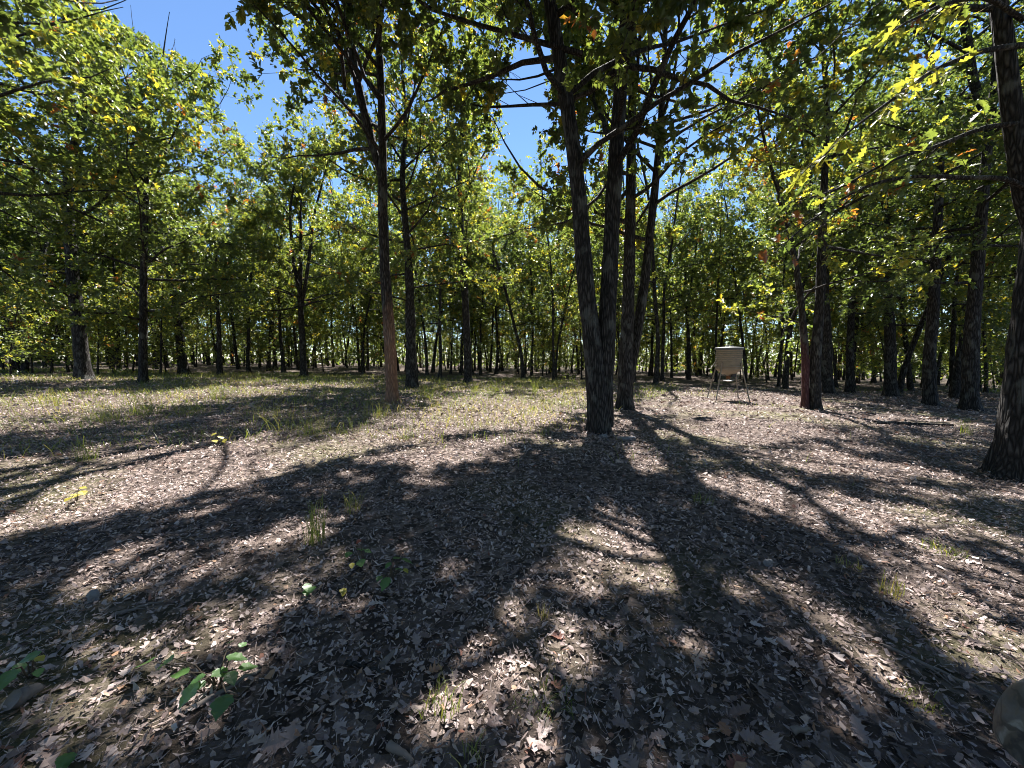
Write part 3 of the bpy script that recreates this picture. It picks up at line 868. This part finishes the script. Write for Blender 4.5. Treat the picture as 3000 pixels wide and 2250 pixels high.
fallen = [oak_leaf_mesh("fallen_leaf", 40 + i) for i in range(9)]
g = np.random.default_rng(33)
cnt = 0
while cnt < 285:
    px, py = g.uniform(-80, 3080), 1125 + (2330 - 1125) * g.uniform(.42, 1) ** .7
    p = gp(px, py)
    o = link("fallen_leaf", fallen[cnt % 9], LITTER); cnt += 1
    s = .035 + .065 * g.random() ** 2.0; o.scale = (s, s * g.uniform(.8, 1.1), s * g.uniform(.5, 1.1))
    o.location = (p[0], p[1], p[2] + .008 + g.uniform(0, .012)); o.rotation_euler = (g.normal(0, .25), g.normal(0, .25), g.uniform(0, 6.28))

# ------------------------------------------------------------------ grass
def blades(mb, g, x, y, h, w, lean, tone, z=None):
    n = len(x); z = ground(x, y) - .01 if z is None else z
    a = g.uniform(0, 6.283, n); dx, dy = np.cos(a), np.sin(a)
    B0 = np.stack([x, y, z], -1); D = np.stack([dx, dy, dx * 0], -1)
    f = g.uniform(0, 6.283, n); Sd = np.stack([np.cos(f), np.sin(f), f * 0], -1)
    up = np.array([0, 0, 1.0]); h = h[:, None]; w = w[:, None]; lean = lean[:, None]
    M1 = B0 + up * h * .5 + D * h * lean * .25; M2 = B0 + up * h * .85 + D * h * lean * .62; T = B0 + up * h * (1 - .25 * lean) + D * h * lean * 1.05
    V = np.stack([B0 - Sd * w * .5, B0 + Sd * w * .5, M1 + Sd * w * .45, M1 - Sd * w * .45, M2 + Sd * w * .3, M2 - Sd * w * .3, T], 1)
    b = np.arange(n)[:, None] * 7
    mb.add(V, [b + np.array([0, 1, 2, 3]), b + np.array([3, 2, 4, 5]), b + np.array([5, 4, 6])], np.repeat(tone, 7))

def meadow():
    g = np.random.default_rng(61); mb = MB()
    n = 175000
    x, y = visible_points(g, n, 4.0, 27)
    dens = vnoise(x * .5 + 90, y * .5 + 90, 12) * .6 + vnoise(x * 1.7 + 90, y * 1.7 + 90, 13) * .5
    px, py, ok = project(np.stack([x, y, ground(x, y)], -1))
    field = in_poly(px, py, [(-300, 1060), (900, 1080), (2000, 1130), (1900, 1175), (1720, 1240), (1560, 1310), (1250, 1300), (1000, 1290), (700, 1310), (300, 1330), (-300, 1380)])
    keep = (field & (dens > .38) & (g.random(n) < .58)) | ((dens > .74) & (g.random(n) < .12))
    x, y, d = x[keep], y[keep], y[keep]
    m = len(x)
    h = (.05 + .19 * g.random(m) ** 2.2) * (1 + .4 * (g.random(m) < .06))
    t = np.clip(g.normal(.36, .22, m) + (vnoise(x * .6 + 30, y * .6 + 30, 15) - .5) * .5, 0, 1)
    blades(mb, g, x, y, h, .004 + .0006 * y, g.uniform(.2, 1.2, m), t)
    tag(mb.build("grass", M_GRASS), "sparse straw green grass growing through the leaf litter", "grass", kind="stuff")
meadow()

def tuft(px, py, hpx, n, spread, tone, label, group=None, seed=0, lean=.7):
    g = np.random.default_rng(700 + seed); p = gp(px, py)
    H = hpx * p[1] / FPX
    a = g.uniform(0, 6.28, n); r = spread * np.sqrt(g.random(n))
    mb = MB()
    x, y = p[0] + r * np.cos(a), p[1] + r * np.sin(a)
    blades(mb, g, x, y, H * g.uniform(.35, 1.1, n), np.full(n, .003 + .0004 * p[1]), g.uniform(.1, lean, n), np.clip(g.normal(tone, .16, n), 0, 1))
    o = mb.build("grass_tuft", M_GRASS, shift=p); o.location = p
    return tag(o, label, "grass tuft", group)
tuft(925, 1590, 150, 70, .07, .35, "tall upright green grass tuft with straw foot in the sun and shade edge", seed=1, lean=.45)
tuft(1030, 1500, 80, 40, .07, .55, "thin straw grass tuft beside the tall upright green tuft", seed=2)
tuft(2612, 1745, 75, 45, .06, .6, "brown stemmed grass tuft standing alone in right hand shade", seed=3, lean=.3)
tuft(2488, 1665, 45, 36, .07, .6, "short straw tuft in front of a bright fleck of sun", seed=4)
tuft(2690, 2050, 40, 60, .08, .35, "low spiky green tuft beside the big curled pale leaf", seed=5, lean=1.2)
tuft(1290, 2090, 110, 46, .07, .3, "dark grass tuft behind a pinkish lobed fallen leaf", seed=6, lean=.8)
tuft(1600, 2075, 70, 70, .12, .15, "dark flattened rosette of grass beside the tall fleck of sun", seed=7, lean=1.6)
tuft(1380, 2240, 110, 20, .05, .5, "few bright grass blades at the foot of the tall sun fleck", seed=8, lean=1.1)
tuft(1590, 1815, 60, 24, .03, .75, "small straw tuft with a rust red leaf caught in it", seed=9, lean=.4)
tuft(2830, 1275, 55, 40, .10, .25, "bright green tuft in front of the tall dark forked oak", seed=10, lean=.35)
tuft(250, 1350, 90, 50, .12, .25, "shaded green tuft beside the pale leaf litter band at the left", seed=11, lean=.6)
tuft(2060, 1475, 40, 50, .10, .3, "sunlit short grass tuft between the streaks of shade", seed=12, lean=1.0)
tuft(1190, 1290, 55, 26, .10, .2, "arching green blades in front of the reddish barked oak", seed=13, lean=1.5)
tuft(2765, 1620, 35, 90, .13, .35, "wide low grass tuft along the long sun streak at the right", seed=14, lean=1.2)
for k, (px, py, hp, n, sp, tn) in enumerate([(420, 1215, 85, 90, .3, .3), (300, 1235, 60, 70, .3, .4), (870, 1262, 80, 60, .5, .5), (960, 1270, 60, 50, .5, .45), (780, 1225, 60, 45, .3, .55), (1100, 1225, 60, 70, .3, .55), (1250, 1170, 60, 50, .2, .35),
                                            (1455, 1150, 45, 40, .12, .3), (1565, 1150, 55, 40, .12, .3), (1295, 1145, 45, 40, .15, .35), (640, 1170, 50, 60, .3, .4), (1390, 1150, 35, 40, .15, .4), (150, 1190, 60, 70, .3, .4), (560, 1215, 60, 70, .25, .45)]):
    tuft(px, py, hp, n, sp, tn, "loose tuft of tall grass in the sunny grassy part of the clearing", "tall tufts in the grassy part", seed=30 + k, lean=.9)

# ------------------------------------------------------------------ seedlings
SEED_LEAF = []
def seed_leaf(k):
    mb = MB(); g = np.random.default_rng(800 + k)
    n = 11; u = np.linspace(0, 1, n)
    v = .40 * np.sin(math.pi * np.clip(u, 0, 1) ** .8) * (1 + .16 * np.sin(u * 22 + k)); v[0] = .03; v[-1] = 0
    for sgn in (1, -1):
        mid_ = np.stack([u, u * 0, -.18 * u * u], -1); sd = np.stack([u - .05 * np.sin(u * 3.14), v * sgn, .10 * v + -.18 * u * u + .02 * np.sin(13 * u + k)], -1)
        i = np.arange(n - 1); q = np.stack([i, i + 1, n + i + 1, n + i], -1)
        mb.add(np.concatenate([mid_, sd]), [q if sgn > 0 else q[:, ::-1]], [.15, .35, .85, 1.0][k % 4] if k else .4)
    return mb.mesh("leaf", M_SEED)
SEED_LEAF = {"green": [seed_leaf(0), seed_leaf(4), seed_leaf(1)], "yellow": [seed_leaf(2), seed_leaf(6)], "red": [seed_leaf(3)]}
M_STEM = plain("seedling_stem", (.10, .075, .05), .8)
def seedling(px, py, items, label, H=.16, seed=0):
    """items: (px, py, size m, colour) of each leaf blade centre"""
    g = np.random.default_rng(900 + seed); b = gp(px, py)
    root = tag(empty("seedling", b), label, "seedling")
    mb = MB(); tips = []
    for (lx, ly, s, c) in items:
        h = H * g.uniform(.55, 1.0); d = ray(lx, ly); t = (b[2] + h - CAM_H) / d[2]
        tips.append((np.array([d[0] * t, d[1] * t, b[2] + h]), s, c))
    for (tp, s, c) in tips:
        out = tp - b; out[2] = 0; out = nrm(out + g.normal(0, .02, 3) * np.array([1, 1, 0]))
        at = tp - out * s * .5
        m_ = (b + at) / 2 + np.array([0, 0, .03])
        tube(mb, np.array([b - np.array([0, 0, .03]), m_, at]) - b, [.004, .003, .002], 5, cap=False)
        o = link("leaf", SEED_LEAF[c][int(g.integers(len(SEED_LEAF[c])))], root)
        o.location = at - b; o.scale = (s * .85, s * .8, s * .85)
        o.rotation_euler = (g.normal(0, .18), g.normal(.10, .15), math.atan2(out[1], out[0]) + g.normal(0, .3))
    mb.build("stem", M_STEM, root, smooth=True)
G_, Y_, RD = "green", "yellow", "red"
seedling(640, 2010, [(410, 1935, .10, G_), (470, 1930, .10, G_), (510, 1985, .09, G_), (560, 2030, .10, G_), (570, 1990, .07, G_), (660, 1960, .09, G_), (700, 1920, .10, G_), (735, 1945, .09, G_), (690, 1975, .08, G_), (680, 1870, .06, G_), (720, 1885, .05, G_), (670, 2060, .11, G_), (585, 2010, .06, G_)],
         "spreading green oak seedling with many broad leaves in near shade", .13, 1)
seedling(90, 1985, [(75, 1925, .09, G_), (15, 1990, .11, G_), (115, 1930, .05, Y_), (120, 1965, .05, G_), (50, 1960, .07, G_)], "dark blue green seedling near a shaded pale branch of litter", .14, 2)
seedling(1062, 1660, [(1060, 1605, .08, G_), (1020, 1625, .07, G_), (1055, 1650, .09, G_), (1030, 1655, .05, Y_), (1047, 1584, .05, RD), (1080, 1612, .06, G_)], "upright seedling with one red top leaf in the middle shade", .18, 3)
seedling(1145, 1700, [(1195, 1630, .09, G_), (1165, 1630, .07, G_), (1140, 1655, .06, G_), (1135, 1705, .10, G_), (1190, 1670, .05, Y_), (1165, 1672, .06, G_), (1112, 1695, .06, G_)], "fan leaved green seedling beside the red topped seedling", .16, 4)
seedling(905, 1730, [(895, 1720, .08, G_), (915, 1728, .07, G_), (888, 1738, .06, G_)], "small three leaved green sprout left of the seedling pair", .08, 5)
seedling(1005, 1735, [(1010, 1730, .06, Y_), (1000, 1738, .05, Y_)], "tiny olive sprout below the red topped seedling", .06, 6)
seedling(225, 1462, [(245, 1440, .10, Y_), (228, 1450, .10, Y_), (205, 1460, .08, Y_), (245, 1428, .08, Y_)], "glowing yellow green seedling standing in the sunlit leaf litter band", .16, 7)
seedling(640, 1300, [(640, 1280, .14, Y_), (625, 1292, .12, Y_), (660, 1288, .10, Y_), (630, 1270, .10, Y_)], "yellow green seedling at the edge of the sunny grass", .20, 8)
seedling(200, 2225, [(190, 2232, .07, G_), (215, 2222, .06, G_)], "little green sprout in the darkest near leaf litter", .07, 9)

# ------------------------------------------------------------------ game feeder
M_TAN = plain("tan_plastic", (.33, .275, .20), .6, noise=.55, scale=5)
M_LIDGREY = plain("weathered_lid", (.11, .115, .12), .5, noise=.3)
M_POST = plain("painted_steel_leg", (.26, .225, .18), .5, .3, .35, 22)
M_RUST = plain("rusty_steel", (.30, .12, .05), .8, .2, .5, 30)
M_GALV = plain("galvanised_plate", (.55, .55, .54), .35, .7, .2)
M_BLACK = plain("black_box", (.03, .03, .032), .5)
def feeder():
    b = gp(2131, 1172); root = tag(empty("game_feeder", b), "tan ribbed barrel game feeder on splayed steel legs behind the twin oak", "feeder")
    k = b[1] / FPX
    z = lambda py: (1172 - py) * k
    Rr = 35.5 * k / math.sqrt(1 + (630 / FPX) ** 2) * 1.1
    zb, zt, zc = z(1076), z(1023), z(1097)
    hop = MB(); prof = []
    ribs = 9
    for i in range(ribs):
        a = zb + (zt - zb) * i / ribs; h = (zt - zb) / ribs
        for f, dr in ((0, -.010), (.12, -.008), (.25, 0), (.55, .004), (.85, 0), (.97, -.009)):
            prof.append((Rr + dr, a + h * f))
    lathe(hop, prof, 56); hopper = hop.build("hopper", M_TAN, root, smooth=True)
    for i in range(1, ribs):
        rb = MB(); zz = zb + (zt - zb) * (i + .5) / ribs; h = (zt - zb) / ribs
        lathe(rb, [(Rr + .002, zz - h * .20), (Rr + .009, zz - h * .10), (Rr + .009, zz + h * .10), (Rr + .002, zz + h * .20)], 56, caps=False); rb.build("rib", M_TAN, hopper, smooth=True)
    cn = MB(); lathe(cn, [(.07, zc - .04), (.10, zc), (.22, zc + .02), (Rr * .70, zc + .09), (Rr * .92, zb - .09), (Rr * .985, zb - .03), (Rr - .02, zb - .001)], 48); cn.build("funnel", M_TAN, root, smooth=True)
    ld = MB(); lathe(ld, [(Rr + .035, zt - .03), (Rr + .045, zt - .02), (Rr + .045, zt + .045), (Rr + .02, zt + .065), (Rr * .6, zt + .085), (.02, zt + .10)], 56); lid = ld.build("lid", M_LIDGREY, root, smooth=False)
    hd = MB(); tube(hd, np.array([(-.14, 0, zt + .08), (-.13, 0, zt + .14), (0, 0, zt + .155), (.13, 0, zt + .14), (.14, 0, zt + .08)]), .012, 8); hd.build("handle", M_LIDGREY, lid, smooth=True)
    bd = MB(); lathe(bd, [(Rr + .012, zb + .02), (Rr + .028, zb + .02), (Rr + .028, zb + .06), (Rr + .012, zb + .06)], 56, caps=False); bd.build("leg_band", M_POST, root)
    for q in range(4):
        a = rad(33 + 90 * q); u = np.array([math.cos(a), math.sin(a), 0]); top = u * (Rr + .03) + np.array([0, 0, zb + .18]); knee = u * (Rr + .05) + np.array([0, 0, zb - .02])
        foot = u * .80; foot[2] = float(ground(b[0] + foot[0], b[1] + foot[1])) - b[2] - .03
        lg = MB(); tube(lg, np.array([top, knee, knee * .5 + foot * .5, foot]), [.022, .024, .022, .022], 10); leg = lg.build("leg", M_POST, root, smooth=True)
        ft = MB(); lathe(ft, [(.05, foot[2] + .02), (.05, foot[2] + .045), (.026, foot[2] + .05)], 14, centre=(foot[0], foot[1], 0)); ft.build("foot_plate", M_RUST, leg)
        bk = MB(); c = u * (Rr + .02); box(bk, (c[0], c[1], zb + .10), (.03, .03, .07)); bk.build("bracket", M_POST, leg)
    mo = MB(); lathe(mo, [(.06, zc - .16), (.075, zc - .15), (.075, zc - .05), (.05, zc - .04)], 20); mo.build("motor_housing", M_RUST, root, smooth=True)
    sp = MB(); lathe(sp, [(.02, zc - .26), (.17, zc - .235), (.18, zc - .215), (.16, zc - .222), (.02, zc - .245)], 32); lathe(sp, [(.012, zc - .25), (.012, zc - .15)], 8); sp.build("spinner_plate", M_GALV, root, smooth=True)
    bx = MB(); box(bx, (.10, -.17, zc - .02), (.07, .05, .06)); bx.build("timer_box", M_BLACK, root)
    pi = MB(); tube(pi, np.array([(-Rr - .02, -.02, zb + .30), (-Rr - .12, -.05, zb + .16), (-Rr - .25, -.05, zb - .04), (-Rr - .34, -.04, zb - .06)]), .018, 8); pi.build("side_arm", M_POST, root, smooth=True)
feeder()

# ------------------------------------------------------------------ stones, sticks, log
M_STONE = plain("field_stone", (.24, .235, .24), .9, noise=.5, scale=9, bumps=.6)
def stone(px, py, wpx, hz, label, seed):
    g = np.random.default_rng(1000 + seed); p = gp(px, py); k = p[1] / FPX; w = wpx * k / 2
    me = bpy.data.meshes.new("stone")
    import bmesh
    bm = bmesh.new(); bmesh.ops.create_icosphere(bm, subdivisions=3, radius=1)
    for v in bm.verts:
        c = v.co; f = 1 + .25 * math.sin(3 * c.x + seed) * math.cos(2.6 * c.y + seed) + .12 * math.sin(7 * c.z + 5 * c.x)
        q = np.array([c.x, c.y, c.z]) * f
        q = np.sign(q) * np.abs(q) ** .8
        v.co = (q[0] * w, q[1] * w * .8, max(q[2], -.4) * hz)
    bm.to_mesh(me); bm.free(); me.materials.append(M_STONE)
    o = link("stone", me); o.location = (p[0], p[1], p[2] + .02); o.rotation_euler[2] = g.uniform(-.6, .6)
    tag(o, label, "stone")
stone(1768, 1284, 26, .05, "small rounded grey stone at the foot of the near twin oak", 1)
stone(1835, 1288, 52, .035, "flat pale stone slab lying beside the near twin oak", 2)
stone(275, 1760, 34, .04, "bluish grey stone in left hand litter between two sun flecks", 4)
stone(2250, 1660, 22, .035, "pale bluish pebble in the right hand shade", 5)

def stick(px0, py0, px1, py1, r, label, seed, cat="stick", name="fallen_stick", mat=None, forks=1):
    g = np.random.default_rng(1100 + seed); a, b = gp(px0, py0), gp(px1, py1); n = 9; t = np.linspace(0, 1, n)[:, None]
    P = a * (1 - t) + b * t; Ln = np.linalg.norm(b - a)
    P[:, :2] += g.normal(0, .02, (n, 2)) * Ln * .8
    P[:, 2] = ground(P[:, 0], P[:, 1]) + r * .8 + .012 + np.abs(g.normal(0, .006, n))
    mb = MB(); tube(mb, P - a, np.linspace(r, r * .45, n), 8)
    for f in range(forks):
        i = 3 + 2 * f; d = P[i + 1] - P[i]; d = d / np.linalg.norm(d); s = np.array([-d[1], d[0], .25]) * g.choice([-1, 1])
        q = np.array([P[i], P[i] + (d * .7 + s * .5) * Ln * .14, P[i] + (d * .9 + s * .8) * Ln * .24]); tube(mb, q - a, [r * .5, r * .35, r * .2], 6)
    o = mb.build(name, mat or M_BARK, smooth=True); o.location = a
    return tag(o, label, cat)
M_STICK = plain("grey_dead_wood", (.20, .17, .15), .9, noise=.5, scale=30, bumps=.4)
stick(2560, 1243, 2790, 1252, .045, "long dark fallen branch lying before the dark right hand trunks", 1, "branch", "fallen_branch")
stick(570, 2090, 760, 1980, .012, "bent forked stick under the spreading oak seedling", 2, mat=M_STICK)
stick(1120, 1965, 1155, 1925, .016, "short pale barkless stick in the middle near shade", 3, mat=M_STICK, forks=0)
stick(2590, 1905, 2960, 2080, .010, "long thin straight twig crossing the right hand shade", 4, mat=M_STICK)
stick(880, 1720, 945, 1655, .008, "thin curved twig beside the three leaved sprout", 5, mat=M_STICK, forks=0)
stick(1140, 2205, 1210, 2250, .016, "pale bluish stick stub at the near edge of the litter", 6, mat=M_STICK, forks=0)
stick(2320, 2160, 2370, 2155, .014, "short broken stick lying in the lower right sun fleck", 7, mat=M_STICK, forks=0)
stick(40, 2085, 130, 2035, .035, "thick rotten branch end in the left near corner", 8, mat=M_STICK, forks=0)
stick(1515, 1525, 1560, 1548, .014, "short dark stick in the middle shade behind the seedlings", 9, forks=0)
stick(1010, 1960, 1130, 1985, .010, "dark twig lying left of the short pale stick", 10, forks=1)
stick(330, 1815, 480, 1770, .010, "thin twig running across the left hand shade", 11, mat=M_STICK)

# ------------------------------------------------------------------ corner of a camouflage patterned vehicle
def camo_material():
    m, nt, p = new_mat("camouflage_plastic")
    v = coord(nt, "Object", (1, 1, 1))
    n = tex(nt, "Noise", 7, v, Detail=5.0, Distortion=1.4)
    c = ramp(nt, n.outputs["Fac"], [(.35, (.05, .049, .048)), (.5, (.11, .107, .102)), (.62, (.19, .184, .175))])
    w = nt.nodes.new("ShaderNodeTexWave"); w.inputs["Scale"].default_value = 2.2; w.inputs["Distortion"].default_value = 9; w.inputs["Detail"].default_value = 2; w.inputs["Detail Scale"].default_value = .8
    nt.links.new(v, w.inputs["Vector"])
    c = mixc(nt, ramp(nt, w.outputs["Fac"], [(.93, (0, 0, 0)), (.975, (.9, .9, .9))]), c, (.34, .32, .28))
    f2 = tex(nt, "Noise", 34, v, Detail=8.0, Distortion=.8)
    c = mixc(nt, ramp(nt, f2.outputs["Fac"], [(.42, (0, 0, 0)), (.60, (.75, .75, .75))]), c, (.16, .135, .10))
    w2 = nt.nodes.new("ShaderNodeTexWave"); w2.inputs["Scale"].default_value = 5.5; w2.inputs["Distortion"].default_value = 14; w2.inputs["Detail"].default_value = 3; w2.bands_direction = 'Z'
    nt.links.new(v, w2.inputs["Vector"])
    c = mixc(nt, ramp(nt, w2.outputs["Fac"], [(.90, (0, 0, 0)), (.97, (.8, .8, .8))]), c, (.05, .048, .045))
    nt.links.new(c, p.inputs["Base Color"]); p.inputs["Roughness"].default_value = .48
    bump(nt, p, f2.outputs["Fac"], .2, .004)
    return m
M_CAMO = camo_material()
M_RUBBER = plain("tyre_rubber", (.025, .025, .025), .85, bumps=.4)
def vehicle():
    c = np.array([1.635, .82, 0.0]); c[2] = float(ground(c[0], c[1]))
    root = tag(empty("quad_bike", c), "grey camouflage patterned vehicle fender at the near right corner", "vehicle")
    fb = MB(); nu, nv = 40, 20
    U, V = np.meshgrid(np.linspace(0, 2 * math.pi, nu, endpoint=False), np.linspace(0, 1, nv), indexing='ij')
    def shell(off):
        ph = V * math.pi / 2
        e = .75
        sx = np.sign(np.cos(U)) * np.abs(np.cos(U)) ** e; sy = np.sign(np.sin(U)) * np.abs(np.sin(U)) ** e
        rr = np.cos(ph) ** .7
        return np.stack([(.235 - off) * sx * rr, (.34 - off) * sy * rr, .30 + (.24 - off) * np.sin(ph) ** .85 + .012 * np.cos(U * 4) * rr], -1)
    for off, fl in ((0, False), (.012, True)):
        P = shell(off).reshape(-1, 3); i, j = np.meshgrid(np.arange(nu), np.arange(nv - 1), indexing='ij'); i2 = (i + 1) % nu
        q = np.stack([i * nv + j, i2 * nv + j, i2 * nv + j + 1, i * nv + j + 1], -1).reshape(-1, 4)
        fb.add(P, [q[:, ::-1] if fl else q])
    fender = fb.build("fender", M_CAMO, root, smooth=True)
    wb = MB()
    prof = [(.12, -.10), (.19, -.115), (.228, -.10), (.24, -.05), (.244, 0), (.24, .05), (.228, .10), (.19, .115), (.12, .10)]
    lathe(wb, prof, 40); wheel_me = wb.mesh("tyre", M_RUBBER, smooth=True)
    rb = MB(); lathe(rb, [(.02, -.03), (.09, -.03), (.122, -.09), (.122, .09), (.09, .03), (.02, .03)], 32); rim_me = rb.mesh("rim", M_BLACK, smooth=True)
    ax = MB(); tube(ax, np.array([(0, 0, 0), (.88, 0, 0)]), .025, 10); axle_me = ax.mesh("axle", M_BLACK, smooth=True)
    for dy in (0.0, -1.15):
        for dx in (0.0, .88):
            w = empty("wheel", (dx, dy, .235)); w.parent = root; w.rotation_euler = (0, math.pi / 2, 0)
            link("tyre", wheel_me, w); link("rim", rim_me, w)
        o = link("axle", axle_me, root); o.location = (0, dy, .235)
    for dx, dy in ((.88, 0), (0, -1.15), (.88, -1.15)):
        o = link("fender", fender.data, root); o.location = (dx, dy, 0)
    def rounded(c, h, e=.35, n=28):
        U, V = np.meshgrid(np.linspace(0, 2 * math.pi, n, endpoint=False), np.linspace(-math.pi / 2, math.pi / 2, n // 2), indexing='ij')
        f = lambda t: np.sign(t) * np.abs(t) ** e
        P = np.stack([h[0] * f(np.cos(V)) * f(np.cos(U)), h[1] * f(np.cos(V)) * f(np.sin(U)), h[2] * f(np.sin(V))], -1) + np.asarray(c)
        i, j = np.meshgrid(np.arange(n), np.arange(n // 2 - 1), indexing='ij'); i2 = (i + 1) % n; m = n // 2
        return P.reshape(-1, 3), np.stack([i * m + j, i2 * m + j, i2 * m + j + 1, i * m + j + 1], -1).reshape(-1, 4)
    def part(name, mat, *blocks):
        mb = MB()
        for c, h, e in blocks:
            P, F = rounded(c, h, e); mb.add(P, [F])
        return mb.build(name, mat, root, smooth=True)
    part("hood", M_CAMO, ((.44, -.12, .48), (.17, .36, .13), .55))
    part("chassis", M_BLACK, ((.44, -.58, .30), (.13, .62, .08), .35))
    part("seat", M_BLACK, ((.44, -.86, .58), (.14, .42, .06), .5))
    part("tail", M_CAMO, ((.44, -1.15, .48), (.17, .30, .08), .5))
    for dx in (.33, .55):
        part("headlight", M_GALV, ((dx, .19, .50), (.045, .03, .03), .7))
    hb = MB(); tube(hb, np.array([(.10, -.46, .83), (.26, -.40, .80), (.44, -.38, .76), (.62, -.40, .80), (.78, -.46, .83)]), .013, 8); bar = hb.build("handlebar", M_BLACK, root, smooth=True)
    sc_ = MB(); tube(sc_, np.array([(.44, -.38, .77), (.44, -.28, .55)]), .025, 8); sc_.build("steering_column", M_BLACK, root, smooth=True)
vehicle()

print("LEAVES", LEAFCOUNT[0], "TRIS", sum(len(m.loops) - 2 * len(m.polygons) for m in bpy.data.meshes), "OBJ", len(bpy.data.objects))
